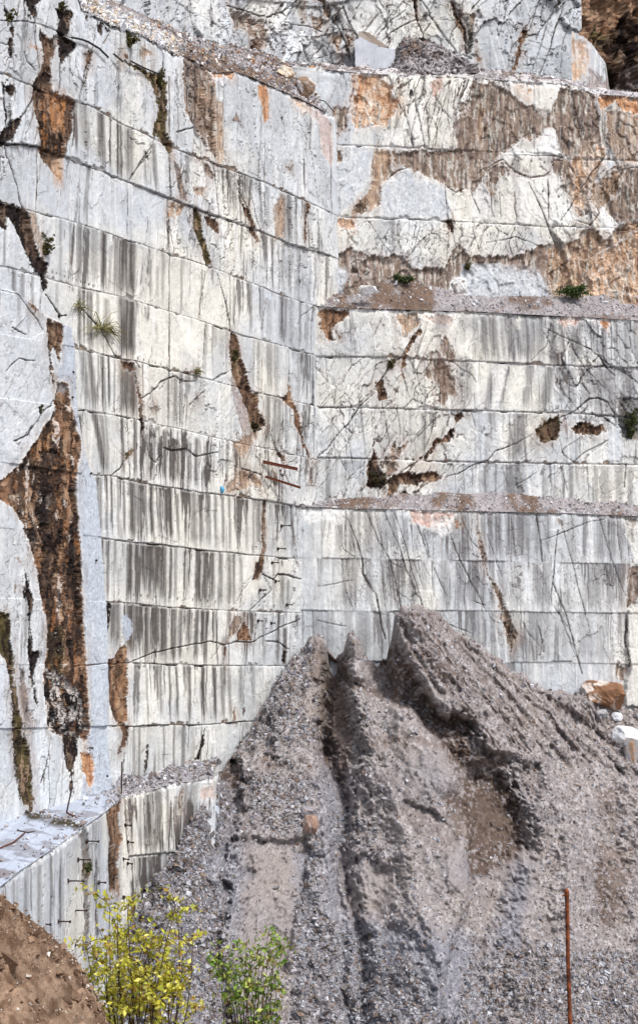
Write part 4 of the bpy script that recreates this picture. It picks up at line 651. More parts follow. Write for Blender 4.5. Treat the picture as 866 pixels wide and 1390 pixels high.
for t, kd in (('775,50 798,56 796,90 784,112 775,112', 'ol'), ('797,90 826,112 826,130 795,130', 'gp')): B3.patch(pp(t), kd, .1, 1.3, .8, 1.5, brk=.8)
o = B3.build('stub_of_rock'); tag(o, 'small pale rock stub at the end of the back cliff', kind='structure')

B2 = Panel([pxY(770, 116), pxY(830, 121), pxY(900, 124), pxY(1050, 126)], 770, 872, 44, pp('770,-150 872,-160 1050,-150'), 1.6, seed=131, ext=(1, 12))
B2.seams([], .5); B2.marble(None, .4)
B2.patch(pp('600,-300 1300,-300 1300,400 600,400'), 'rust', .6, 1, 1, 1)
for t, kd, al in (('805,-5 850,0 872,10 872,25 830,20 810,35 800,20', 'tan', .8), ('846,20 872,15 872,60 850,50', 'dark', .8), ('822,45 850,30 872,60 872,140 830,130 826,90 810,70', 'dark', .85), ('806,38 822,32 832,50 816,60', 'moss', .9), ('788,0 800,20 805,45 795,50 786,30', 'tan', .6), ('850,90 872,85 872,130 840,125', 'gp', .5), ('808,60 826,68 830,80 815,75', 'orange', .6), ('828,80 846,84 838,96', 'moss', .8), ('780,45 800,60 812,66 790,58', 'dark', .7)):
    B2.patch(pp(t), kd, .4, 1.5, al, 3, brk=.8, st=0)
h, e, c = facets(B2.S*.9, B2.Z*.9, 5); h2, e2, _ = facets(B2.S*2.6, B2.Z*2.6, 6); B2.disp += .6*h+.15*h2+.1*B2.n2
B2.col *= (.8+.45*c)[:, None]
o = B2.build('brown_crag', M_GRAVEL); tag(o, 'dark brown unquarried crag at the upper right', kind='structure')
for x, y in ((0, 0),): pass
# ================================================================== scree, ledges, rubble
def stones(P, size, rs, cols, flat=.75, kind=0):
    """angular stones merged in one mesh: P (n,3) centres, size (n,)"""
    n = len(P)
    base = np.array([(-1,-1,-1),(1,-1,-1),(1,1,-1),(-1,1,-1),(-.8,-.8,1),(.8,-.8,1),(.8,.8,1),(-.8,.8,1)], float)*.5
    f = np.array([(0,2,1),(0,3,2),(4,5,6),(4,6,7),(0,1,5),(0,5,4),(1,2,6),(1,6,5),(2,3,7),(2,7,6),(3,0,4),(3,4,7)])
    V = base[None]+rs.uniform(-.42, .42, (n, 8, 3)); V = V*(size[:, None]*rs.uniform(.6, 1.35, (n, 3)))[:, None, :]; V[:, :, 2] *= flat
    q = rs.normal(size=(n, 4)); q /= np.linalg.norm(q, axis=1)[:, None]; a, b, c, d = q.T
    R = np.stack([1-2*(c*c+d*d), 2*(b*c-a*d), 2*(b*d+a*c), 2*(b*c+a*d), 1-2*(b*b+d*d), 2*(c*d-a*b), 2*(b*d-a*c), 2*(c*d+a*b), 1-2*(b*b+c*c)], 1).reshape(n, 3, 3)
    V = np.einsum('nij,nkj->nki', R, V)+P[:, None, :]
    C = np.repeat(cols[:, None, :], 8, 1)
    return V.reshape(-1, 3), (f[None]+8*np.arange(n)[:, None, None]).reshape(-1, 3), C.reshape(-1, 3)
class Sheet:
    """a lofted slope between an upper and a lower line given in plan and height; features are stored on its own grid"""
    def __init__(s, top, bot, nc, nr, seed, smooth=0):
        top, bot = np.array(top, float), np.array(bot, float); u = np.linspace(0, 1, nc); v = np.linspace(0, 1, nr)
        def rs_(P):
            d = np.abs(np.diff(P[:, 3])); t = np.concatenate([[0], np.cumsum(d)]); t /= t[-1]; return np.stack([np.interp(u, t, P[:, k]) for k in range(3)], 1)
        A, B = rs_(top), rs_(bot); s.nc, s.nr = nc, nr
        
        if smooth:
            k = max(3, int(nc*smooth)); As = np.stack([np.convolve(np.pad(A[:, q], k, mode='reflect', reflect_type='odd'), np.ones(2*k+1)/(2*k+1), 'same')[k:-k] for q in range(3)], 1)
            As = np.stack([np.convolve(np.pad(As[:, q], k, mode='reflect', reflect_type='odd'), np.ones(2*k+1)/(2*k+1), 'same')[k:-k] for q in range(3)], 1)
            A3 = As[None]+(A-As)[None]*(np.exp(-(v/.16)**1.3)*1.)[:, None, None]
            B = np.stack([np.convolve(np.pad(B[:, q], 2*k, mode='reflect', reflect_type='odd'), np.ones(4*k+1)/(4*k+1), 'same')[2*k:-2*k] for q in range(3)], 1)
        else: A3 = A[None]
        s.V = (A3*(1-v[:, None, None])+B[None]*v[:, None, None]).reshape(-1, 3); s.u = np.tile(u, nr); s.v = np.repeat(v, nc)
        s.x = CX+F*s.V[:, 0]/s.V[:, 1]; s.y = HY-F*(s.V[:, 2]-ZC)/s.V[:, 1]; s.seed = seed
        X, Z = s.V[:, 0], s.V[:, 2]; s.X, s.Z = X, Z
        s.n1 = fbm(X*.5, Z*.5, seed, 5); s.n2 = fbm(X*2.2, Z*2.2, seed+9, 4); s.n3 = fbm(X*8, Z*8, seed+19, 3)
        s.D = np.zeros(len(X)); s.br = np.zeros(len(X)); s.dens = np.ones(len(X)); s.wx = 5*s.n1+4*s.n2+1.5*s.n3; s.wy = 5*fbm(X*.6, Z*.6, seed+77, 4)+3.5*fbm(X*2.6, Z*2.6, seed+78, 3)
    def sdist(s, pts, warp=1., line=False):
        Q = np.array(pts, float); x = s.x+s.wx*warp+(18*fbm(s.X*.16, s.Z*.16, s.seed+88, 2)*ss(960, 1130, s.y) if line else 0); y = s.y+s.wy*warp; m = 90
        ix = np.nonzero((x > Q[:, 0].min()-m) & (x < Q[:, 0].max()+m) & (y > Q[:, 1].min()-m) & (y < Q[:, 1].max()+m))[0]
        d, t = seg_dist(x[ix], y[ix], Q, not line)
        if not line: d = np.where(inside(x[ix], y[ix], Q), d, -d)
        return ix, d, t
def T3(px, py, Y): p = at(px, py, Y); return (*p, px)
def wallY(P, px): return float(P.Yof(P.s_of(np.array([px]))[0]))
GREY, GREYB, BRN, BRN2 = lin((158, 154, 157)), lin((146, 150, 162)), lin((116, 99, 88)), lin((78, 63, 54))
def slope_sheet(name, label, top, bot, nc, nr, seed, amp=.25, brown=.3, white=0, kind='structure', mat=None):
    s = Sheet(top, bot, nc, nr, seed); n = s.n1*amp+s.n2*amp*.45+s.n3*amp*.15; edge = np.minimum(1, np.minimum(s.v, 1-s.v)*6)
    V = s.V.copy(); V[:, 2] += n*edge*.8; V[:, 1] -= n*edge*.8
    k = ss(-.3+.6*(.5-brown), .5+.6*(.5-brown), s.n1+.5*s.n2)[:, None]; c = GREY+(BRN-GREY)*k; c = c*(1+.25*s.n3+.1*s.n2)[:, None]
    if white: c = c+(lin((222, 222, 224))-c)*(ss(.1, .5, s.n2+white)*.7)[:, None]
    o = mesh_np(name, V, grid_faces(nc, nr), c, mat or M_GRAVEL, True); tag(o, label, kind=kind); return s, V, o
def scatter(name, label, Vs, n, smin, smax, seed, cols, power=2.6, w=None, lift=.2, group=None):
    rs = np.random.RandomState(seed); p = None if w is None else w/w.sum(); i = rs.choice(len(Vs), n, p=p)
    sz = smin*(1-rs.uniform(0, 1, n)*(1-(smin/smax)**power))**(-1/power)
    P = Vs[i]+rs.uniform(-.04, .04, (n, 3)); P[:, 2] += sz*lift
    ci = rs.randint(0, len(cols), n); C = np.array([lin(c) for c in cols])[ci]*rs.uniform(.75, 1.2, (n, 1))
    V, Fc, C = stones(P, sz, rs, C); o = mesh_np(name, V, Fc, C, M_STONE); tag(o, label, kind='stuff'); return o
GC = [(170, 168, 172), (150, 150, 158), (184, 184, 190), (138, 134, 138), (160, 150, 144), (200, 202, 208), (126, 118, 116)]
# --- ledges of the three benches (bank of debris between each rim and the wall behind it)
def ledge(name, label, rim, back, Yf, Pf, Pb, seed, **k):
    top = [T3(px, py, wallY(Pb, px)+.05) for px, py in back]; bot = [T3(px, py, wallY(Pf, px)-.02) for px, py in rim]
    return slope_sheet(name, label, top, bot, 760, 60, seed, **k)
s, V1, o = ledge('lower_ledge', 'narrow brown ledge of dirt below the middle bench', pp('404,687 470,690 540,691 600,693 700,695 780,697 872,701 1000,706 1240,714'), pp('404,682 440,680 480,676 520,674 545,670 560,668 600,668 640,671 665,668 700,670 740,675 780,676 800,681 830,680 872,686 1000,692 1240,700'), 0, RL, RM, 5, amp=.12, brown=.5)
s, V2, o = ledge('middle_ledge', 'ledge of grey brown scree on the middle bench', pp('424,415 480,418 540,420 600,422 650,423 700,426 760,429 800,431 872,435 1000,441 1240,452'), pp('424,404 450,396 480,402 500,392 520,380 545,378 570,384 600,391 640,401 700,402 745,402 790,403 820,400 850,412 872,414 1000,416 1240,424'), 0, RM, RU, 6, amp=.14, brown=.45)
top = [T3(px, py, Y) for px, py, Y in ((430, 84, 107.8), (480, 92, 108.2), (535, 88, 108.6), (600, 92, 109), (650, 92, 109.2), (700, 98, 109.4), (760, 106, 109.8), (790, 112, 110.2), (830, 122, 113.1), (872, 126, 115), (1000, 134, 116))]
bot = [T3(px, py+1, wallY(RU, px)-.02) for px, py in pp('428,92 480,97 520,100 560,102 600,103 650,105 700,109 760,112 790,120 806,127 830,128 850,130 872,132 1000,140')]
s, V3, o = slope_sheet('upper_ledge', 'pale debris along the rim of the upper bench', top, bot, 520, 40, 7, amp=.15, brown=.2, white=.25)
# --- dark heap of chippings on the top ledge
top = [T3(px, py, Y) for px, py, Y in ((528, 94, 108.6), (536, 70, 108.5), (548, 50, 108.6), (562, 52, 108.9), (585, 56, 109), (600, 62, 109), (620, 74, 109), (645, 90, 109))]
bot = [T3(px, py, Y) for px, py, Y in ((526, 97, 106.2), (545, 100, 105.6), (570, 101, 105.4), (600, 101, 105.6), (630, 100, 106), (650, 98, 107))]
s, V4, o = slope_sheet('chipping_heap', 'dark grey heap of chippings on the top ledge against the back cliff', top, bot, 180, 70, 8, amp=.2, brown=.6, kind='stuff')
# --- sloping shelf on top of the left cliff
ltop = [T3(px, py, float(L.Yof(L.s_of(np.array([px]))[0]))-.02) for px, py in pp('60,-66 104,-12 112,12 135,24 152,33 173,41 193,48 220,62 236,74 250,76 268,84 290,99 305,98 319,97 340,104 362,114 380,122 398,130 421,140 442,152')]
back = [T3(px, py, Y) for px, py, Y in ((70, -120, 86), (100, -40, 87), (125, -14, 88.6), (150, 0, 90), (180, 12, 91.8), (220, 32, 94), (260, 50, 96.5), (300, 58, 99.3), (330, 64, 101.6), (360, 72, 103.8), (390, 84, 105.4), (420, 88, 107.3), (450, 92, 108))]
s, V5, o = slope_sheet('top_shelf', 'sloping shelf of grey scree on top of the left cliff', back, ltop, 460, 130, 9, amp=.35, brown=.45, white=.0)
m5 = (s.x < 262) & (s.x > 100) & (s.v > .35); wt = np.where(m5, 8*ss(262, 215, s.x), .4)
scatter('white_rubble', 'white marble rubble spilled along the top of the left cliff', V5, 6500, .05, .3, 21, [(232, 233, 236), (214, 218, 224), (238, 236, 230), (196, 200, 208), (206, 190, 170)], w=wt)
scatter('shelf_rubble', 'grey and brown stones on the shelf above the left cliff', V5, 4200, .04, .26, 22, GC+[(120, 98, 84), (176, 138, 106)], w=np.where(s.x > 215, 1., .05))
scatter('ledge_rubble', 'small stones lying on the bench ledges', np.concatenate([V1, V2, V3]), 6500, .04, .2, 23, GC+[(222, 224, 228)], power=3)
scatter('heap_rubble', 'stones of the dark chipping heap', V4, 1800, .05, .28, 24, [(110, 104, 104), (90, 84, 84), (140, 136, 138), (176, 174, 178)])

# ================================================================== LOWER LEFT BENCH (cut block with a stepped face)
def hp(px, py, h): Y = F*h/(py-HY); return ((px-CX)/F*Y, Y)
A_, B_, C_, D_, E_, F_ = hp(0, 1205, 6.9), hp(107, 1128, 6.4), hp(119, 1118, 6.25), hp(145, 1100, 6.05), hp(166, 1082, 5.9), hp(290, 1056, 5.35)
A0 = (A_[0]-(B_[0]-A_[0])*1.6, A_[1]-(B_[1]-A_[1])*1.6); G_ = pxY(303, 91.5)
LB = Panel([A0, A_, B_, C_, D_, E_, F_, G_], -20, 302, -.5, pp('-400,1470 -200,1336 -60,1240 0,1205 30,1181 60,1162 107,1128 119,1118 145,1100 166,1082 185,1078 215,1070 240,1063 262,1060 290,1056 303,1045'), 1.1, seed=151, ext=(14, 0))
LB.dscale = .4
LB.seams([pp('-60,1420 0,1395 70,1340 119,1290 165,1252 175,1162 235,1157 330,1150'), pp('-60,1600 107,1480 166,1400 330,1300')], .6, .6, .03, 1.2)
LB.row[LB.S < LB.map([(170, 1100)])[0, 0]] = 0
LB.marble(None, .35, [(200, 1130, 60, 60, .8), (60, 1200, 60, 80, -.4)])
LB.streaks(.14, {0: [(20,2,0,1,.3),(36,2.5,.1,1,.4),(52,2,0,.8,.4),(69,1.6,0,1,.55),(85,2,.2,1,.3),(178,2,0,1,.5),(190,2,0,1,.5),(202,7,0,1,.75),(214,5,0,1,.8),(226,2,0,1,.6),(250,5,0,1,.6),(262,6,0,1,.5)], 1: [(196,4,0,1,.6),(207,6,0,1,.75),(216,5,0,1,.7),(226,3,0,1,.5),(188,2,0,1,.4)]},
    [(0, 1130, 110, 1300, .3), (168, 1080, 290, 1260, .55)], 'stain', 1)
LB.cut()
for t, kd, dp, al in (('107,1126 120,1118 122,1160 120,1200 123,1240 121,1300 112,1300 114,1240 111,1180', 'dark', .3, .6), ('111,1170 124,1165 126,1180 118,1190 111,1184', 'moss', .1, .95), ('145,1100 166,1080 163,1110 166,1140 160,1170 164,1215 150,1215 147,1180 150,1140 146,1120', 'rust', .35, .97),
    ('150,1150 160,1150 160,1210 150,1212', 'dark', .1, .6), ('130,1135 135,1180 132,1240 137,1270 128,1270 130,1200', 'dark', .1, .55), ('166,1082 172,1080 178,1110 174,1160 170,1120', 'gb', .1, .6), ('235,1082 248,1072 246,1105 232,1115', 'gb', .12, .9), ('272,1072 290,1062 292,1080 276,1088', 'pink', .1, .5)):
    LB.patch(pp(t), kd, dp, 1.2, al, 1.2, rim=.2, brk=.4)
for t, w_ in (('116,1124 117,1200 118,1300', 2), ('128,1180 130,1260', 2.2), ('71,1160 72,1260', 1.3), ('100,1210 90,1240 88,1270', 1), ('60,1180 55,1240', .7), ('96,1250 84,1290', .9), ('170,1085 172,1140 176,1170', 1.6), ('145,1180 142,1260', 1), ('188,1195 184,1222', 1.2), ('240,1075 238,1120', 1.4)): LB.crack(pp(t), w_, .08, .9, 'dark', .8)
_topwhite(LB, .1, .6)
o = LB.build('lower_left_bench'); tag(o, 'stepped pale marble bench below the left cliff', kind='structure')
# top of that bench
def on(P, px, py, off=0): m = P.point(px, py, off)[0]; return m
lbtop = [(*LB.point(px, py, .0)[0], px) for px, py in pp('-400,1470 -200,1336 -60,1240 0,1205 30,1181 60,1162 107,1128 119,1118 145,1100 166,1082 200,1074 240,1063 290,1056')]
lb_back = [(*L.point(px, py, -.1)[0], px) for px, py in pp('-400,1171 -200,1144 -60,1142 0,1117 40,1103 75,1093 110,1082 150,1070 165,1066 200,1062 250,1052 300,1040')]
s = Sheet(lb_back, lbtop, 700, 150, 33)
V = s.V.copy(); V[:, 2] += .05*s.n1+.03*s.n2*(1-s.v*0)
rub = ss(140, 175, s.x+8*s.n2)*(1-ss(.75, 1, s.v)*0); V[:, 2] += rub*(.5+.25*s.n2)*np.sin(np.clip(s.v, 0, 1)*math.pi)**.5
c = lin((186, 196, 212))*(1+.08*s.n1+.06*s.n3)[:, None]; u_ = s.V[:, 0]*.9+s.V[:, 1]*.35
dk = ss(.15, .5, fbm(u_*3.2, s.V[:, 1]*.35, 44, 4))*.6; c = c+(lin((120, 116, 120))-c)*dk[:, None]; c = c+(GREY*.8-c)*(rub*.9)[:, None]
ix, d, t = s.sdist(pp('35,1103 60,1108 90,1116 108,1124 108,1128 85,1124 55,1115 36,1110'), .5); k = ss(-3, 1.5, d)*(.95+.5*s.n2[ix]); c[ix] += (lin((66, 58, 40))-c[ix])*np.clip(k, 0, 1)[:, None]; V[ix, 2] += .08*k
ix, d, t = s.sdist(pp('-10,1178 10,1180 26,1184 20,1190 -10,1194'), .5); k = ss(-1, 2, d)[:, None]*.7; c[ix] += (lin((110, 92, 84))-c[ix])*k
o = mesh_np('bench_top', V, grid_faces(s.nc, s.nr), c, M_MARBLE, True); tag(o, 'flat bluish top of the lower left bench with dirt and debris', kind='structure')
scatter('bench_rubble', 'grey rubble strewn over the lower left bench', V, 2600, .05, .34, 25, GC, w=np.where(s.x > 150, 6, .12)+2.*np.exp(-((s.y-1113-(s.x-85)*.25)/6)**2)*(s.x > 30)*(s.x < 115)+1.2*ss(.2, .6, s.n2)*(s.x < 150))

# ================================================================== SCREE MOUND
mt = [(118, 1390, 0), (160, 1290, 0), (200, 1212, 0), (240, 1155, 0), (275, 1095, 0), (300, 1045, 88.5), (312, 1025, 0), (325, 1008, 0), (340, 985, 0), (350, 964, 0), (366, 947, 0), (378, 918, 0), (390, 898, 0), (400, 889, 0), (410, 882, -.3), (419, 866, -.6), (428, 859, -.9), (437, 861, -.8), (443, 872, -.5), (449, 886, -.2), (455, 893, 0), (466, 884, -.4), (473, 862, -1.0), (480, 857, -1.2), (488, 870, -1), (500, 896, -.5), (512, 903, -.3), (524, 896, -.3), (532, 866, -.8), (536, 834, -1.8),
      (545, 820, -2.2), (570, 820, -2.2), (600, 838, -2), (640, 868, -1.8), (690, 905, -1.6), (740, 934, -1.2), (790, 946, -.8), (820, 953, -.5), (850, 960, -.3), (880, 966, -.2), (1000, 1000, -.2), (1150, 1030, -.2)]
top = []; bot = []
for px, py, dy in mt:
    if px <= 275: Y = wallY(LB, min(px, 288))-.25 if px > 150 else wallY(LB, 166)-.6
    elif dy > 10: Y = dy
    elif px < 409: Y = wallY(L, px)-.35
    else: Y = wallY(RL, px)-.35+dy
    p = at(px, py, Y); top.append((*p, px))
    run = (p[2]+1.0)/math.tan(math.radians(43)); Yb = p[1]-run*(1+.02*math.sin(px*.05)); kx = (px-CX)/F
    bot.append((kx*Yb*1.12+(-.6 if px < 300 else 0), Yb, -1.0, px))
S = Sheet(top, bot, 820, 560, 171, .035)
D = S.D
D += .35*S.n1+.22*S.n2+.07*S.n3
def plate(t, amp, soft, warp=1., br=0., brw=8, fade=None):
    ix, d, _ = S.sdist(pp(t), warp); S.D[ix] += amp*ss(-soft, soft, d)*(1 if fade is None else ss(fade[1], fade[0], S.x[ix]))
    if br: S.br[ix] = np.maximum(S.br[ix], br*(ss(-2, brw, d) if brw > 0 else 1)*(1 if True else 0))
def gully(t, amp, wd, warp=1., p=1., br=0.):
    ix, d, tt = S.sdist(pp(t), warp, True); S.D[ix] += amp*np.clip(1-d/wd, 0, 1)**p*np.minimum(1, np.minimum(tt, 1-tt)*8+.15)
    if br: S.br[ix] = np.maximum(S.br[ix], br*ss(wd*.8, 0, d))
plate('430,850 438,880 432,930 430,985 440,1040 446,1100 452,1200 465,1300 470,1480 330,1480 305,1260 290,1190 330,1120 335,1062 325,1030 305,1016 345,975 385,905', .9, 7)
plate('478,850 488,872 500,900 505,925 530,942 560,965 590,1000 612,1035 627,1062 645,1110 640,1200 600,1300 580,1480 485,1480 470,1300 458,1200 468,1120 486,1060 495,1000 478,960 470,925 465,885', 1.3, 8)
plate('536,812 560,812 600,830 650,868 720,915 800,955 1160,1020 1160,1100 870,1062 800,1045 770,1038 740,1026 715,1042 700,1026 660,1020 650,1000 640,978 612,960 604,972 585,948 560,908 538,872', 1.5, 7, fade=(670, 800))
plate('655,1020 700,1026 715,1042 735,1040 770,1045 870,1070 1160,1020 1160,1500 700,1500 690,1300 680,1230 712,1190 722,1150 716,1105 705,1070 690,1050', .7, 14)
plate('628,1062 650,1046 688,1050 705,1070 713,1110 716,1150 700,1172 664,1198 642,1196 632,1150 622,1100', -1.9, 18, .8, 1.)
plate('700,1048 716,1028 728,1034 738,1052 730,1078 718,1085', -.6, 4, .8, .4)
plate('303,1018 325,1030 335,1062 318,1075 298,1060 293,1035', -.9, 5, .8, .8)
plate('345,1132 415,1137 425,1160 400,1250 385,1320 330,1290 318,1240 330,1180', -.5, 4, .8)
plate('545,1078 570,1090 605,1112 622,1140 600,1162 560,1132 538,1100', -.6, 4, .8, .35)
plate('460,1152 500,1158 530,1172 545,1200 505,1245 470,1220', -.4, 5, .8)
plate('352,1020 392,1032 396,1040 372,1052 350,1040', -.5, 4, .8, .7)
plate('536,868 560,908 585,948 604,972 612,960 640,978 648,1000 610,1010 560,960 530,905', -.3, 4, .6, .85)
plate('655,1012 690,1030 700,1046 660,1048 640,1030', -.4, 5, .6, .7)
plate('420,868 440,866 446,900 432,930 415,925', .1, 6, .6, .7)
plate('605,1080 628,1078 634,1122 612,1126', -.2, 6, .8, .8)
plate('800,1060 832,1066 838,1110 832,1155 812,1120', -.2, 10, 1, .6); plate('808,1140 845,1150 856,1190 840,1250 812,1270 800,1200', -.2, 10, 1, .75)
plate('356,975 372,970 376,1010 366,1040 356,1020', -.5, 5, .8, .3)
plate('440,880 460,896 474,960 486,1000 470,1090 446,1050 432,980', -.8, 12, 1, .75)
plate('510,900 536,876 560,912 600,965 640,996 650,1045 618,1056 590,1004 560,968 528,944', -.8, 12, 1, .9)
plate('600,1085 628,1066 636,1120 615,1150', -.6, 8, 1, .8); plate('375,890 405,884 395,930 372,960 350,985', .5, 8, 1)
gully('452,888 440,925 434,985 442,1040', -1.5, 16, .8, .8, .9); gully('440,1000 442,1040 450,1100 456,1180 468,1260 482,1340 500,1440', -1.3, 18, 1.2, .9, .3)
gully('508,906 540,932 575,972 605,1010 632,1048 640,1080', -1.0, 24, .7, .9, .6)
gully('465,895 470,925 495,934 530,944 555,962', -.9, 12, .5, 1, .8)
for t, am, wd in (('478,870 500,960 520,1060 560,1200 620,1400', 1.1, 75), ('425,880 385,960 352,1060 335,1200 322,1400', 1.0, 65), ('560,850 640,930 740,1000', .7, 60), ('735,1040 760,1150 790,1300 800,1440', .8, 80), ('480,1150 500,1290 540,1440', .5, 50), ('390,1160 400,1300 410,1440', .5, 40), ('250,1170 240,1290 230,1400', .5, 50), ('845,1000 870,1150 880,1400', .6, 70)): gully(t, am, wd, 1.4, 1.3)
gully('290,1178 302,1225 306,1270 318,1330', -.8, 10, .8, 1, .4)
gully('398,1120 405,1180 412,1260 425,1360 440,1470', -.5, 22, 1.2)
gully('490,1000 483,1060 462,1130', -.5, 14, 1); gully('520,1010 545,1060 590,1110 640,1180 690,1260', -.3, 25, 1.2)
gully('560,1170 610,1240 650,1330 700,1440', -.6, 30, 1.4); gully('700,1190 665,1240 650,1300', -.7, 26, 1.2); gully('735,1060 745,1120 740,1200 760,1300', -.3, 30, 1.2)
gully('240,1165 210,1215 180,1290', -.3, 14, 1.2); gully('500,1010 560,1000 590,1012', -.25, 12, 1, 1, .6)
for k, t in enumerate(('560,832 590,870 618,905 655,950 690,990', '580,832 615,868 650,910 690,950 740,1005', '600,845 640,885 690,930 740,975 790,1030', '640,872 700,925 760,980 815,1040', '680,905 740,950 800,1000 850,1060', '720,935 780,975 850,1030', '545,845 560,890 600,945', '740,1010 770,1040', '760,955 820,1000 880,1050')):
    gully(t, -.28-.08*(k % 3), 5.5, .6, .8, .5)
# fine runnels along the fall line of the big slab
q = fbm((S.x*.78-S.y*.62)*.16, (S.x*.62+S.y*.78)*.012, 91, 3); ix, d, _ = S.sdist(pp('536,812 600,830 720,915 800,955 1160,1020 1160,1100 870,1062 740,1026 660,1020 612,960 560,908 538,872'), .5)
S.D[ix] += -.16*ss(.05, .5, q[ix])*ss(0, 6, d); S.br[ix] = np.maximum(S.br[ix], .35*ss(0, 8, d)*ss(-.3, .4, q[ix]))
h, e_, c_ = facets(S.X*1.6, S.Z*1.6, 99); S.D += .10*h
edge = ss(0, .02, S.v); V = S.V.copy(); V[:, 1] -= S.D*edge; V[:, 2] += (.22*S.n1+.16*S.n2+.06*S.n3+.12*h)*(.4+.6*np.exp(-(S.v/.1)**2))
# blue-grey coarse stone belts and smooth dusty faces
sm = np.zeros(len(S.x)); co_ = np.zeros(len(S.x)); bl = .25+.25*S.n1
def belt(t, arr, v, soft=8):
    ix, d, _ = S.sdist(pp(t), 1.6); arr[ix] = np.maximum(arr[ix], v*ss(-soft, soft, d))
for t in ('345,1140 415,1150 400,1250 385,1320 330,1290 330,1180', '470,1170 520,1170 540,1210 500,1240 470,1230', '540,1010 600,1020 620,1080 560,1070', '650,1090 700,1100 700,1150 650,1150', '455,900 470,940 480,1000 460,1100 440,1000', '700,1150 730,1160 720,1240 690,1230', '610,1130 640,1160 640,1210 600,1190', '430,870 440,930 430,980 400,960'): belt(t, sm, 1)
for t in ('200,1212 300,1060 320,1090 280,1170 310,1250 330,1390 150,1390', '395,1150 432,1150 450,1390 400,1390', '460,1100 500,1110 520,1160 450,1150', '340,1050 440,1060 420,1130 350,1110', '430,1240 560,1300 600,1390 430,1390', '640,1280 866,1290 900,1480 600,1480', '380,890 420,870 440,1000 360,1010 330,1000'): belt(t, co_, 1); 
for t in ('180,1212 300,1050 340,1100 320,1390 150,1480', '395,1150 432,1150 450,1480 400,1480', '430,1000 470,1020 460,1390 430,1390', '440,1230 640,1260 680,1480 430,1480', '700,1170 720,1170 700,1300 660,1300'): belt(t, bl, .9, 20)
rock = lin((158, 150, 146)); bluec = lin((137, 139, 150))
c = rock+(bluec-rock)*np.clip(bl, 0, 1)[:, None]; br = np.clip(S.br+.35*ss(.1, .6, S.n1+.4*S.n2)*(1-sm), 0, 1)
c = c+(BRN*.95-c)*(br*.8)[:, None]; c = c+(BRN2-c)*(ss(.6, 1, br+.3*S.n2)*.55)[:, None]
spk = ss(.25, .6, S.n3+.2*S.n2)*(1-sm*.7); c = c+(lin((200, 200, 206))-c)*(spk*.35)[:, None]; c = c*(1+.16*S.n3*(1-sm*.6)+.06*S.n2)[:, None]
o = mesh_np('scree_mound', V, grid_faces(S.nc, S.nr), c, M_GRAVEL, smooth=True); tag(o, 'big gullied mound of grey gravel and earth heaped against the quarry walls', kind='structure')
w_ = (1+2.2*co_)*(1-.8*sm)*(1-.6*np.clip(S.br, 0, 1)); inv = (S.x > -50) & (S.x < 920); w_ = w_*inv+.0001
GB = [(144, 144, 150), (158, 157, 162), (124, 127, 138), (170, 173, 181), (140, 134, 133), (148, 140, 137), (110, 105, 105), (190, 192, 199), (130, 114, 104)]
scatter('scree_gravel', 'loose grey gravel covering the mound', V, 80000, .035, .17, 31, GB, power=2.7, w=w_, lift=.12)
scatter('scree_cobbles', 'bluish cobbles gathered in the gullies of the mound', V, 9000, .08, .24, 32, GB, power=3, w=w_*np.clip(co_, 0, 1)+1e-5, lift=.1)

MV = V.copy(); _vx, _vy = CX+F*V[:, 0]/V[:, 1], HY-F*(V[:, 2]-ZC)/V[:, 1]
def mound_depth(px, py):
    q = np.hypot(_vx-px, _vy-py); ix = np.argsort(q)[:30]; return float(MV[ix, 1].min()), float(q[ix[0]])
MV = V
# ================================================================== GROUND
def ground_grid(name, x0, x1, y0, y1, nx, ny, zf, c0, c1, seed, label, sc=.3):
    X, Y = np.meshgrid(np.linspace(x0, x1, nx), np.linspace(y0, y1, ny)); X = X.ravel(); Y = Y.ravel(); n = fbm(X*sc, Y*sc, seed, 4)
    Z = zf(X, Y)+n*.12; c = lin(c0)+(lin(c1)-lin(c0))*ss(-.3, .4, n)[:, None]
    o = mesh_np(name, np.column_stack([X, Y, Z]), grid_faces(nx, ny), c, M_GRAVEL, True); tag(o, label, kind='structure'); return o
ground_grid('quarry_floor', -1500, 1500, -900, 2500, 120, 120, lambda X, Y: -1.3+0*X, (150, 146, 148), (128, 114, 104), 201, 'grey gravel floor of the quarry pit', .01)
def fz(X, Y): return 18.1-.2*np.maximum(Y, -6)-np.clip(Y-33, 0, 30)*1.6-np.clip(-Y-6, 0, 8)*0
ground_grid('foreground_slope', -30, 30, -12, 44, 160, 150, fz, (132, 112, 92), (108, 90, 74), 203, 'brown earth slope in the foreground', .5)
def P3(px, py, Y): return (*at(px, py, Y), px)
btop = [P3(px, py, Y) for px, py, Y in ((-260, 1120, 17), (-80, 1168, 18.5), (0, 1214, 20), (30, 1238, 20.3), (62, 1266, 20.6), (104, 1302, 21), (128, 1345, 21), (150, 1392, 21), (180, 1460, 21))]
bbot = [(p[0]+(-.6 if i < 4 else -.2), p[1]-3.2, fz(0, p[1]-3.2)-.2, p[3]) for i, p in enumerate(btop)]
s = Sheet(btop, bbot, 300, 130, 207); V = s.V.copy(); V[:, 2] += (.10*s.n1+.10*s.n2+.06*s.n3)*np.minimum(1, s.v*12+.25)
q = fbm(s.X*9, s.Z*9+s.V[:, 1]*9, 209, 4); V[:, 2] += .03*q
c = lin((164, 140, 120))+(lin((128, 104, 86))-lin((164, 140, 120)))*ss(-.3, .4, q)[:, None]; c = c*(1+.25*s.n3)[:, None]
o = mesh_np('dirt_bank', V, grid_faces(300, 130), c, M_GRAVEL, True); tag(o, 'brown dirt bank in the bottom left corner', kind='structure')
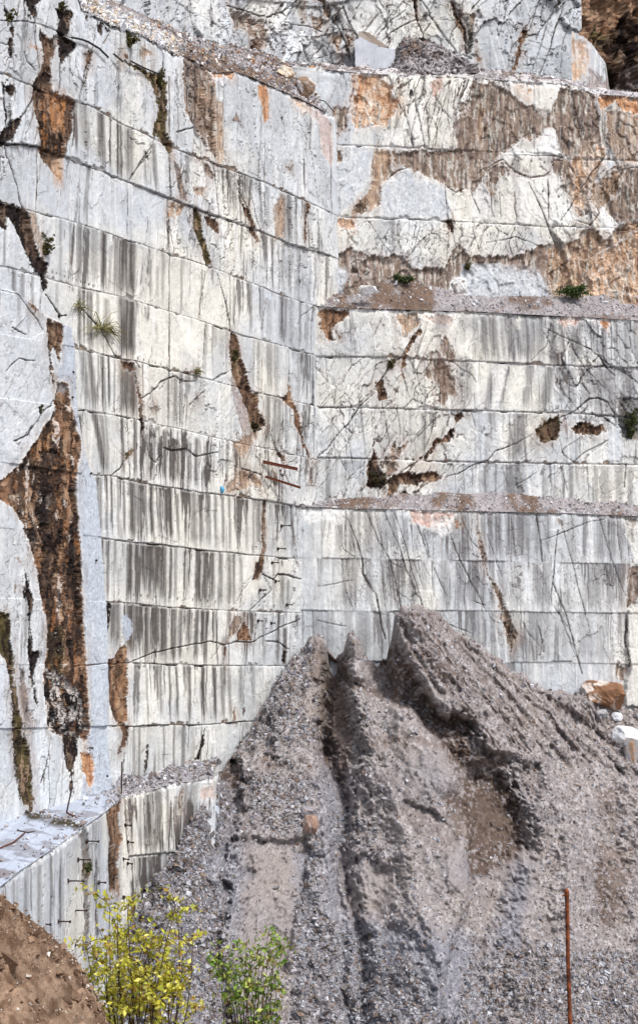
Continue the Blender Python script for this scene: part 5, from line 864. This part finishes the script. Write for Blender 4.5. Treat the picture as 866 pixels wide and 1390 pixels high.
V2 = V.copy(); V2[:, 1] += .9; V2[:, 2] -= .9
back_ = [(p[0]+.4, p[1]+2.4, fz(0, p[1]+2.4)-.2, p[3]) for p in btop]; s2 = Sheet(btop, back_, 200, 60, 208); s2.V[:, 2] += .04*s2.n2*np.minimum(1, s2.v*12)
o = mesh_np('dirt_bank_back', s2.V, grid_faces(200, 60), np.tile(lin((132, 108, 88)), (len(s2.V), 1))*(1+.2*s2.n3)[:, None], M_GRAVEL); tag(o, 'far side of the dirt bank', kind='structure')
wv = np.exp(-(s.v/.06)**2)*ss(-.3, .3, s.n2)+.25
scatter('bank_stones', 'pale stones and clods on the brown dirt bank', V, 9000, .008, .07, 41, [(150, 126, 106), (134, 112, 94), (164, 142, 124), (124, 102, 86), (156, 132, 112), (170, 150, 132), (214, 206, 196), (190, 176, 160), (150, 122, 98), (120, 96, 78), (230, 226, 220)], w=wv, lift=.15)

scatter('earth_clods', 'clods of brown earth on the dirt bank', V, 420, .05, .2, 42, [(150, 126, 106), (134, 112, 94), (120, 98, 82), (164, 142, 124)], power=3, lift=-.1)
# ================================================================== BOULDERS AND BLOCKS
def boulder(name, label, cat, loc, dims, seed, c0, c1, cuts=10, rotz=0, rough=.05, mat=None, patchy=.5, group=None, tilt=(0, 0)):
    """convex-ish rock: a fine sphere cut back by random planes, then roughened"""
    rs = np.random.RandomState(seed); n = 40; th = np.linspace(0, math.pi, n); ph = np.linspace(0, 2*math.pi, 2*n, endpoint=False)
    T, Pp = np.meshgrid(th, ph, indexing='ij'); D = np.stack([np.sin(T)*np.cos(Pp), np.sin(T)*np.sin(Pp), np.cos(T)], -1).reshape(-1, 3)
    N = rs.normal(size=(cuts, 3)); N /= np.linalg.norm(N, axis=1)[:, None]; N = np.concatenate([N, [[.1, 0, 1], [0, 0, -1]]])
    dd = rs.uniform(.6, .9, len(N)); r = np.ones(len(D))*1.
    for i in range(len(N)):
        q = D@N[i]; r = np.where(q > .05, np.minimum(r, dd[i]/np.maximum(q, .05)), r)
    nz = fbm(D[:, 0]*3+D[:, 2]*2+seed, D[:, 1]*3-D[:, 2], seed, 4); V = D*(r*(1+rough*nz))[:, None]
    V /= np.abs(V).max(0); V = V*np.array(dims)*.5; V[:, 2] += V[:, 2].min()*-1
    ca, sa = math.cos(rotz), math.sin(rotz); x = V[:, 0]*ca-V[:, 1]*sa; y = V[:, 0]*sa+V[:, 1]*ca; V[:, 0], V[:, 1] = x, y
    ct, st_ = math.cos(tilt[0]), math.sin(tilt[0]); x = V[:, 0]*ct+V[:, 2]*st_; z = -V[:, 0]*st_+V[:, 2]*ct; V[:, 0], V[:, 2] = x, z
    Fc = []
    m = 2*n; i = np.arange((n-1)*m); rr = i//m; cc = i % m; a = rr*m+cc; b = rr*m+(cc+1) % m
    k = ss(.1-.5*patchy+.2, .6-.5*patchy+.2, fbm(D[:, 0]*2.2+seed, D[:, 2]*2.2+D[:, 1]*1.3, seed+5, 4))[:, None]; c = lin(c0)+(lin(c1)-lin(c0))*k; c = c*(1+.2*fbm(D[:, 0]*9, D[:, 2]*9+D[:, 1]*4, seed+6, 3))[:, None]
    o = mesh_np(name, V, np.stack([a, a+m, b+m, b], 1), c, mat or M_STONE); o.data.shade_flat(); o.location = loc; tag(o, label, cat, group); return o
def by_px(x0, x1, ytop, ybot, Y, asp=.8): c = at((x0+x1)/2, ybot, Y); return c, ((x1-x0)/F*Y, (x1-x0)/F*Y*asp, (ybot-ytop)/F*Y)
BD = [('boulder', 'large rust orange boulder at the foot of the lowest right bench', 787, 849, 922, 958, 101.5, 3, (136, 102, 78), (214, 204, 196), .5),
 ('boulder', 'white marble boulder lying on the scree at the right edge', 828, 875, 983, 1006, 97, 4, (236, 238, 240), (206, 212, 220), .4),
 ('boulder', 'grey and tan boulder just below the white boulder at the right edge', 842, 868, 1000, 1032, 95.5, 5, (150, 148, 150), (176, 142, 112), .5),
 ('boulder', 'small white stone between the orange boulder and the white boulder', 828, 846, 966, 977, 99, 6, (226, 230, 236), (200, 206, 216), .4),
 ('boulder', 'flat grey stone in the scree below the orange boulder', 808, 828, 962, 972, 99.5, 26, (168, 170, 174), (140, 132, 128), .4),
 ('boulder', 'rounded pinkish boulder lodged halfway down the grey scree', 409, 433, 1106, 1128, 86.2, 47, (158, 132, 118), (182, 168, 162), .6),
 ('boulder', 'flat grey stone resting above the pinkish boulder in the scree', 404, 428, 1094, 1108, 86.8, 8, (142, 140, 146), (160, 154, 156), .4),
 ('boulder', 'pale blue stone at the left edge of the scree', 286, 298, 1093, 1104, 83.6, 9, (196, 206, 220), (170, 178, 192), .4),
 ('boulder', 'pale blocky boulder on the shelf at the corner above the left cliff', 374, 402, 90, 112, 101.3, 10, (218, 212, 200), (186, 160, 134), .5),
 ('boulder', 'brown and grey boulder at the end of the shelf above the left cliff', 399, 429, 103, 134, 101.6, 11, (146, 124, 106), (206, 204, 204), .55),
 ('boulder', 'white block perched at the top left end of the white rubble', 113, 127, 1, 15, 88.4, 12, (232, 230, 226), (200, 200, 204), .4),
 ('boulder', 'orange brown stone beside the white perched block', 126, 137, 6, 18, 88.8, 18, (168, 122, 92), (120, 96, 84), .4),
 ('boulder', 'white chunk on the middle ledge beside the left cliff', 486, 512, 387, 401, 102.2, 13, (232, 234, 238), (210, 204, 198), .4),
 ('boulder', 'pointed white chunk on the middle ledge under the marble block', 611, 634, 374, 398, 102.4, 14, (228, 230, 230), (150, 140, 134), .3),
 ('boulder', 'pale stone lying alone on the right half of the middle ledge', 816, 826, 408, 413, 102.6, 15, (226, 230, 236), (200, 206, 216), .4),
 ('boulder', 'white angular stone on the far end of the lower left bench', 112, 121, 1079, 1092, 80.5, 16, (232, 234, 238), (206, 210, 216), .3)]
for nm, lb, x0, x1, y0, y1, Y, sd, c0, c1, pt in BD:
    if y0 > 915:                                   # bedded in the scree: sits where the slope is, sunk by a fifth
        Y, q = mound_depth((x0+x1)/2, y1-2); Y += (x1-x0)/F*Y*.1
        y1 += (y1-y0)*.18
    loc, dm = by_px(x0, x1, y0, y1, Y); boulder(nm, lb, 'boulder', loc, dm, sd, c0, c1, 14, 0, .07, None, pt)
def prism(name, label, cat, pts, Y, depth, seed, c0, c1, tiltY=0.):
    """a block of marble from its outline, with real thickness"""
    pts = pp(pts); f0 = [at(x, y, Y+tiltY*(y-pts[0][1])) for x, y in pts]; n = len(pts); sub = []
    P = []
    for i in range(n):
        a, b = np.array(f0[i]), np.array(f0[(i+1) % n]); k = 6
        for j in range(k): P.append(a+(b-a)*j/k)
    P = np.array(P); rs = np.random.RandomState(seed); P += rs.normal(size=P.shape)*[.02, 0, .02]; m = len(P)
    Q = P+np.array([.15, depth, .12])*1.; c = P.mean(0); V = np.concatenate([P, Q, [c], [c+np.array([.15, depth, .12])]]); Fc = []
    for i in range(m):
        j = (i+1) % m; Fc += [(i, j, m+j), (i, m+j, m+i), (2*m, j, i), (2*m+1, m+i, m+j)]
    C = lin(c0)+(lin(c1)-lin(c0))*ss(-.3, .3, fbm(V[:, 0]*1.2, V[:, 2]*1.2, seed, 3))[:, None]; o = mesh_np(name, V, np.array(Fc)[:, ::-1], C, M_MARBLE, loc=c); tag(o, label, cat); return o
prism('marble_block', 'large leaning bluish marble block on the top ledge beside the dark heap', 'marble block', '483,92 481,56 488,50 512,62 526,66 536,66 534,88 522,94 500,94', 107.4, 1.6, 3, (206, 212, 222), (190, 196, 206))
prism('marble_block', 'low tan topped marble block wedged behind the leaning block', 'marble block', '486,52 487,42 500,44 514,54 526,64 512,62', 108.0, .8, 4, (150, 138, 126), (176, 168, 160))
# ================================================================== STEEL, CABLES, RODS
def bar(name, label, cat, a, b, w, h, mat, group=None):
    a, b = Vector(a), Vector(b); d = (b-a); Ln = d.length; me = bpy.data.meshes.new(name)
    # I-shaped rail section swept along its length
    prof = [(-w, -h), (w, -h), (w, -h*.6), (w*.25, -h*.5), (w*.25, h*.5), (w*.7, h*.6), (w*.7, h), (-w*.7, h), (-w*.7, h*.6), (-w*.25, h*.5), (-w*.25, -h*.5), (-w, -h*.6)]
    V = [(x, 0, z) for x, z in prof]+[(x, Ln, z) for x, z in prof]; n = len(prof)
    me.from_pydata(V, [], [(i, (i+1) % n, n+(i+1) % n, n+i) for i in range(n)]+[tuple(range(n))[::-1], tuple(range(n, 2*n))]); me.materials.append(mat)
    o = bpy.data.objects.new(name, me); COL.objects.link(o); o.location = a; o.rotation_euler = d.to_track_quat('Y', 'Z').to_euler(); tag(o, label, cat, group); return o
bar('steel_rail', 'upper of two rusty steel rails jutting from the fractured left cliff', 'rail', L.point(354, 627, .15)[0], L.point(385, 638, .9)[0], .06, .08, M_RUST)
bar('steel_rail', 'lower of two rusty steel rails jutting from the fractured left cliff', 'rail', L.point(357, 647, .15)[0], L.point(389, 663, .9)[0], .045, .06, M_RUST)
def wire(name, label, cat, pts, r, mat, group=None):
    V, Fc = tube(pts, r); c = V.mean(0); o = mesh_np(name, V, Fc, None, mat, True, loc=c); tag(o, label, cat, group); return o
def on_wall(P, t, off=.12): return [P.point(x, y, off)[0] for x, y in pp(t)]
wire('cable', 'long black cable hanging across the top left of the cliff', 'cable', on_wall(L, '93,52 100,53 108,55 116,58 124,63 131,67 137,73 143,79', .2), .05, M_RUBBER)
wire('cable', 'short piece of black cable right of the long one on the cliff', 'cable', on_wall(L, '150,74 156,79 163,85', .2), .045, M_RUBBER)
wire('cable', 'thin black cable running into the mossy cleft near the cliff top', 'cable', on_wall(L, '172,84 184,90 192,94 204,99 214,103', .25), .04, M_RUBBER)
wire('cable', 'thin dark wire crossing the corner between the left cliff and the upper bench', 'cable', on_wall(RU, '430,139 438,141 443,147 451,156', .5), .03, M_RUBBER)
wire('iron_rod', 'thin iron rod leaning on the top of the lower left bench', 'rod', [at(97, 1074, 76), at(91, 1103, 75.2)], .035, M_IRON)
wire('iron_rod', 'upright iron rod at the bench corner below the left cliff', 'rod', [at(166, 1034, 79.9), at(165, 1078, 79.9)], .035, M_IRON)
wire('iron_rod', 'bent rusty rod lying on the moss of the lower left bench', 'rod', [at(91, 1103, 74.5), at(104, 1110, 73.8), at(117, 1120, 72.3)], .04, M_RUST)
wire('iron_rod', 'long rusty rod lying near the left edge of the bench top', 'rod', [at(-8, 1155, 66), at(18, 1144, 67.5), at(34, 1131, 70)], .035, M_RUST)
wire('iron_rod', 'dark rod lying across the white rubble on the bench top', 'rod', [at(52, 1128, 71.5), at(38, 1130, 70.5), at(24, 1127, 71)], .03, M_IRON)
# rusty post in the foreground
bz = fz(0, 13.); pt = at(769, 1212, 13.); pb = np.array([at(776, 1300, 13.)[0]+.035, 13., bz-.1])
root = empty('rusty_post', pb); tag(root, 'thin rusty iron post standing in the foreground at the lower right', 'post')
V, Fc = tube([pb, pb+(pt-pb)*.3+[.004, 0, 0], pb+(pt-pb)*.6, pb+(pt-pb)*.85+[-.004, 0, 0], pt], [.017, .016, .016, .015, .0155], 8); mesh_np('shaft', V-pb, Fc, None, M_RUSTO, False, root)
V, Fc = tube([pt+[0, 0, -.03], pt+[-.002, 0, .012], pt+[-.012, 0, .03]], [.017, .02, .01], 8); mesh_np('post_head', V-pb, Fc, None, M_RUSTO, False, root)
V, Fc = tube([pt+[-.01, -.01, -.015], pt+[-.035, -.015, -.02]], [.007, .005], 6); mesh_np('nail', V-pb, Fc, None, M_RUST, False, root)
# drill bolts standing out of the sawn faces
def bolt(P, px, py, label, ln=.5, up=0.):
    ln *= .62; b, n = P.point(px, py, -.03); d = np.array([n[0], n[1], up]); parts = [tube([b, b+d*ln*.55+[0, 0, .01], b+d*ln], [.035, .03, .028], 6), tube([b+d*.03, b+d*.09], [.10, .085], 8), tube([b+d*ln*.95, b+d*(ln+.05)], [.05, .05], 6)]
    V, Fc = join(parts); o = mesh_np('rock_bolt', V, Fc, None, M_IRON, False, loc=b); tag(o, label, 'bolt', 'iron bolts left in the sawn rock'); return o
for P, px, py, lb, ln in (
 (L, 92, 506, 'iron bolt at the top of the pale strip right of the brown cleft', .6), (L, 98, 527, 'short iron spike on the pale strip just above the brown cleft head', .35), (L, 91, 540, 'iron bolt beside the head of the brown cleft', .6), (L, 103, 558, 'iron bolt at the left end of a saw cut beside the pale strip', .8), (L, 115, 643, 'iron bolt on the pale strip level with the widest part of the brown cleft', .7),
 (L, 122, 761, 'lone iron bolt midway down the pale strip', .7), (L, 80, 429, 'iron bolt at the crack above the pale strip', .7), (L, 382, 714, 'topmost of the iron bolts near the inner corner of the cliffs', .9), (L, 377, 745, 'second iron bolt down near the inner corner of the cliffs', .8), (L, 369, 764, 'third iron bolt down near the inner corner just above the jagged crack', .7), (L, 374, 789, 'tiny iron bolt inside the jagged crack near the inner corner', .4),
 (L, 353, 801, 'iron bolt left of the jagged crack near the inner corner', .6), (L, 389, 821, 'iron bolt below the arch of the jagged crack', .6), (L, 350, 843, 'iron bolt right of the orange triangular cavity', .5), (L, 368, 846, 'small iron bolt above the long crack near the scree', .4),
 (L, 115, 1015, 'iron bolt right of the dark cleft foot beside the orange cavity', .8), (L, 138, 1053, 'iron bolt at the base of the left cliff just above the bench', .6),
 (LB, 106, 1167, 'highest iron bolt on the front face of the lower left bench', .8), (LB, 92, 1196, 'iron bolt below the highest one on the lower left bench face', 1.), (LB, 101, 1236, 'third iron bolt down on the lower left bench face', .8), (LB, 78, 1251, 'leftmost protruding iron bolt on the lower left bench face', .8), (LB, 60, 1255, 'short spike left of all bolts on the lower left bench face', .4), (LB, 101, 1283, 'lowest iron bolt on the lower left bench face', .8),
 (LB, 118, 1142, 'iron rod sticking out of the dark joint in the lower left bench', .8), (LB, 134, 1198, 'small iron spike on the narrow middle face of the bench', .5), (LB, 170, 1120, 'upper of the twin bolts right of the brown fractured corner', .6), (LB, 173, 1143, 'second bolt right of the brown fractured corner', .6), (LB, 167, 1166, 'third bolt right of the brown fractured corner', .6), (LB, 173, 1172, 'fourth bolt right of the brown fractured corner', .5), (LB, 168, 1218, 'lowest bolt right of the brown fractured corner just above the yellow shrub', .6)):
    bolt(P, px, py, lb, ln)
b = L.point(299, 664, .12)[0]
V, Fc = join([tube([b+[0, 0, -.22], b+[.05, 0, -.05], b+[-.02, 0, .12], b+[.04, 0, .18]], [.05, .1, .07, .03], 7)]); o = mesh_np('plastic_bag', V, Fc, None, M_BLUE, True, loc=b); tag(o, 'small blue plastic scrap stuck on the left cliff below the brown fracture', 'plastic scrap')

# ================================================================== PLANTS
def leaf_mesh(P, size, rs, cols, elong=1.7, droop=0.):
    n = len(P); a = rs.normal(size=(n, 3)); a[:, 2] -= droop; a /= np.linalg.norm(a, axis=1)[:, None]; b = np.cross(a, rs.normal(size=(n, 3))); b /= np.linalg.norm(b, axis=1)[:, None]; s = size[:, None]
    nn = np.cross(a, b)
    V = np.stack([P-a*s*elong*.5, P+b*s*.42+nn*s*.1, P+a*s*elong*.5, P-b*s*.42+nn*s*.1], 1).reshape(-1, 3); f = np.arange(n)[:, None]*4; Fc = np.concatenate([np.column_stack([f, f+1, f+2]), np.column_stack([f, f+2, f+3])])
    return V, Fc, np.repeat(cols, 4, 0)
def shrub(name, label, cat, base, tips, seed, nleaf, lsz, pal, twig=.3, spread=.12, r0=.03, sub=5, arch=.15, group=None, core=0.):
    """stems from the base to each tip, side twigs, leaves clustered along the twigs"""
    rs = np.random.RandomState(seed); base = np.array(base, float); root = empty(name, base); tag(root, label, cat, group); tubes = []; pts = []
    for tp in tips:
        tp = np.array(tp, float); m = (base+tp)/2+np.array([rs.uniform(-1, 1)*arch, rs.uniform(-1, 1)*arch, arch*.6])*np.linalg.norm(tp-base)*.5
        q = [base*(1-t)**2+2*m*t*(1-t)+tp*t*t for t in np.linspace(0, 1, 7)]; tubes.append(tube(q, np.linspace(r0, r0*.2, 7), 5))
        for k in range(sub):
            t = rs.uniform(.45 if not core else .1, 1); p = base*(1-t)**2+2*m*t*(1-t)+tp*t*t; d = rs.normal(size=3)*[1, 1, .6]; d[2] += .35; d /= np.linalg.norm(d); e_ = p+d*twig*rs.uniform(.5, 1.2)
            tubes.append(tube([p, (p+e_)/2+[0, 0, .02], e_], [r0*.3, r0*.22, r0*.1], 4))
            for j in range(4): pts.append(p+(e_-p)*(.3+.25*j))
        pts.append(tp)
    V, Fc = join(tubes); mesh_np('stem', V-base, Fc, None, M_BARK, True, root)
    pts = np.array(pts); i = rs.randint(0, len(pts), nleaf); P = pts[i]+rs.normal(size=(nleaf, 3))*spread*np.array([1, 1, .75])
    pl = np.array([lin(c) for c in pal]); cc = pl[rs.randint(0, len(pl), nleaf)]*rs.uniform(.7, 1.2, (nleaf, 1)); tone = np.array([.8+.4*rs.rand() for _ in pts])[i][:, None]
    V, Fc, C = leaf_mesh(P, lsz*rs.uniform(.6, 1.25, nleaf), rs, cc*tone); mesh_np('foliage', V-base, Fc, C, M_LEAF, False, root); return root
YS = 24.; yb = (at(190, 1400, YS)[0], YS, fz(0, YS)-.05)
ty = [at(x, y, YS+d) for x, y, d in ((150, 1222, 0), (142, 1216, .3), (172, 1216, -.2), (185, 1225, .4), (160, 1240, -.3), (235, 1215, .2), (243, 1219, .1), (226, 1242, .3), (238, 1235, -.1), (208, 1250, .2), (262, 1277, .1), (270, 1270, 0), (248, 1290, .3), (120, 1272, .1), (118, 1283, -.2), (135, 1262, .2), (145, 1286, -.3), (185, 1262, -.4), (200, 1282, .3), (165, 1295, -.3), (225, 1300, .2), (178, 1240, .2), (140, 1320, -.2), (190, 1320, -.4), (240, 1330, .1), (120, 1320, .2), (160, 1350, 0), (215, 1350, .2))]
shrub('yellow_shrub', 'shrub with bright yellow green leaves at the bottom left', 'shrub', yb, ty, 5, 3400, .056, [(222, 218, 84), (210, 204, 70), (234, 228, 112), (196, 196, 70), (176, 184, 70), (240, 234, 126), (170, 140, 70)], .36, .05, .018, 7, .35)
gb_ = (at(338, 1420, YS)[0], YS+.6, fz(0, YS+.6)-.05)
tg = [at(x, y, YS+.6+d) for x, y, d in ((296, 1282, 0), (304, 1270, .2), (325, 1278, -.2), (336, 1266, .1), (347, 1272, .3), (370, 1260, 0), (364, 1270, -.2), (380, 1274, .2), (386, 1285, .1), (355, 1290, -.2), (315, 1292, .3), (292, 1296, 0), (340, 1296, .1), (372, 1296, -.1), (300, 1320, .2), (345, 1325, -.2), (380, 1320, .1), (325, 1345, 0), (365, 1350, .2))]
shrub('green_shrub', 'fresh green leafy shrub at the bottom right of the yellow one', 'shrub', gb_, tg, 6, 1500, .055, [(150, 132, 88), (150, 180, 78), (122, 160, 62), (176, 198, 92), (104, 140, 58), (196, 206, 110)], .26, .06, .016, 5)
def tuft(P, px, py, wpx, hpx, label, seed, pal, n=900, off=.25, kind='shrub', droop=0):
    rs = np.random.RandomState(seed); b, nrm = P.point(px, py, off-.1); sc = b[1]/F; tips = []
    for k in range(9): tips.append(b+np.array([rs.uniform(-.5, .5)*wpx*sc, 0, 0])+nrm*rs.uniform(.1, .6)*min(1, wpx*sc*.5)+np.array([0, 0, rs.uniform(.25, 1)*hpx*sc]))
    return shrub(kind, label, 'bush' if kind == 'bush' else 'plant', b-nrm*.1, tips, seed, n, .11, pal, wpx*sc*.12, wpx*sc*.07, .02, 4, .3, None, 1)
DG = [(64, 84, 44), (50, 68, 36), (84, 100, 56), (98, 104, 60)]; OG = [(104, 100, 62), (84, 84, 50), (128, 120, 80), (70, 66, 44)]
tuft(RU, 545, 386, 27, 10, 'dark green bush at the foot of the upper bench left of its middle', 11, DG, 800, .5, 'bush')
tuft(RU, 776, 404, 36, 14, 'dark green bush at the foot of the upper bench near the right', 12, [(58, 84, 36), (44, 66, 30), (80, 104, 48), (104, 120, 66)], 1200, .5, 'bush')
tuft(RM, 515, 662, 26, 20, 'dark bush growing in the brown fissure at the foot of the middle bench', 13, [(52, 52, 36), (40, 42, 30), (88, 84, 52), (100, 84, 60)], 700, .1, 'bush')
tuft(RM, 857, 596, 24, 42, 'olive bush hanging on the middle bench at the right edge', 14, OG+DG, 900, .15, 'bush')
tuft(L, 62, 345, 22, 30, 'olive tuft in the dark recess high on the left cliff', 15, OG, 500, .2, 'plant')
tuft(L, 176, 62, 20, 22, 'tuft of weeds below the white rubble at the cliff top', 16, OG, 420, .15, 'plant')
tuft(L, 82, 15, 9, 14, 'small green tuft in the dark slot at the top left', 17, OG, 260, .2, 'plant')
tuft(L, 12, 30, 16, 16, 'sparse weeds on the cracked rock in the top left corner', 19, OG, 260, .15, 'plant')
tuft(L, 216, 125, 16, 34, 'mossy weeds in the vertical cleft below the white rubble', 20, OG, 500, .1, 'plant')
tuft(L, 45, 568, 14, 18, 'green tuft on the pale buttress left of the brown cleft', 21, OG+DG, 320, .35, 'plant')
tuft(L, 320, 492, 12, 22, 'moss clump at the head of the long brown wedge', 22, OG, 300, .0, 'plant')
tuft(L, 346, 586, 14, 12, 'dark moss clump at the foot of the long brown wedge', 23, [(52, 50, 32), (74, 70, 42)], 300, .0, 'plant')
tuft(RM, 530, 500, 9, 12, 'small tuft in the diagonal crack of the middle bench', 24, OG, 200, .1, 'plant')
tuft(RU, 634, 366, 12, 14, 'small tuft beside the pale block under the upper bench', 25, OG, 200, .2, 'plant')
tuft(B1, 645, 20, 12, 12, 'dark tuft high in the gap of the back cliff', 26, DG, 220, .1, 'plant')
tuft(LB, 118, 1186, 10, 14, 'green moss tuft in the dark joint of the lower left bench', 27, DG, 220, .1, 'plant')
tuft(RL, 100, 0, 1, 1, 'x', 28, OG, 1) if False else None
# dry grass with long arching blades on the left cliff
def grass(px, py, label, seed, n, ln, off=.1, pal=((150, 142, 96), (118, 116, 70), (176, 166, 120))):
    rs = np.random.RandomState(seed); b, nrm = L.point(px, py, off); parts = []; 
    root = empty('grass_tuft', b); tag(root, label, 'grass tuft')
    for k in range(n):
        a_ = rs.uniform(-1.2, 1.2); l_ = ln*rs.uniform(.4, 1.1); side = np.array([.51, .86, 0])
        d = side*math.sin(a_)+np.array([0, 0, math.cos(a_)*rs.uniform(.3, 1)]); q = [b+nrm*.25*t+d*l_*t-np.array([0, 0, .55*l_*t*t*rs.uniform(.5, 1.3)]) for t in (0, .3, .6, 1)]
        parts.append(tube(q, [.036, .03, .022, .01], 3))
    V, Fc = join(parts); mesh_np('blades', V-b, Fc, None, plain_mat('dry_grass', pal[0], .8, 0, pal[1]), True, root)
    P = b+rs.normal(size=(160, 3))*[.16, .16, .2]*min(1, ln); Vl, Fl, C = leaf_mesh(P, .06*rs.uniform(.6, 1.2, 160), rs, np.tile(lin(pal[1]), (160, 1))*rs.uniform(.5, 1.1, (160, 1))); mesh_np('foliage', Vl-b, Fl, C, M_LEAF, False, root)
grass(137, 448, 'big dry grass tuft with arching blades growing from a crack of the left cliff', 31, 40, 2.2)
grass(106, 418, 'thin grass sprig left of the big dry tuft', 32, 10, 1.1); grass(266, 505, 'small weeds on the fracture in the middle of the left cliff', 33, 10, .6)
grass(52, 1000, 'wisp of dry grass in the dark foot of the brown cleft', 34, 6, .5)
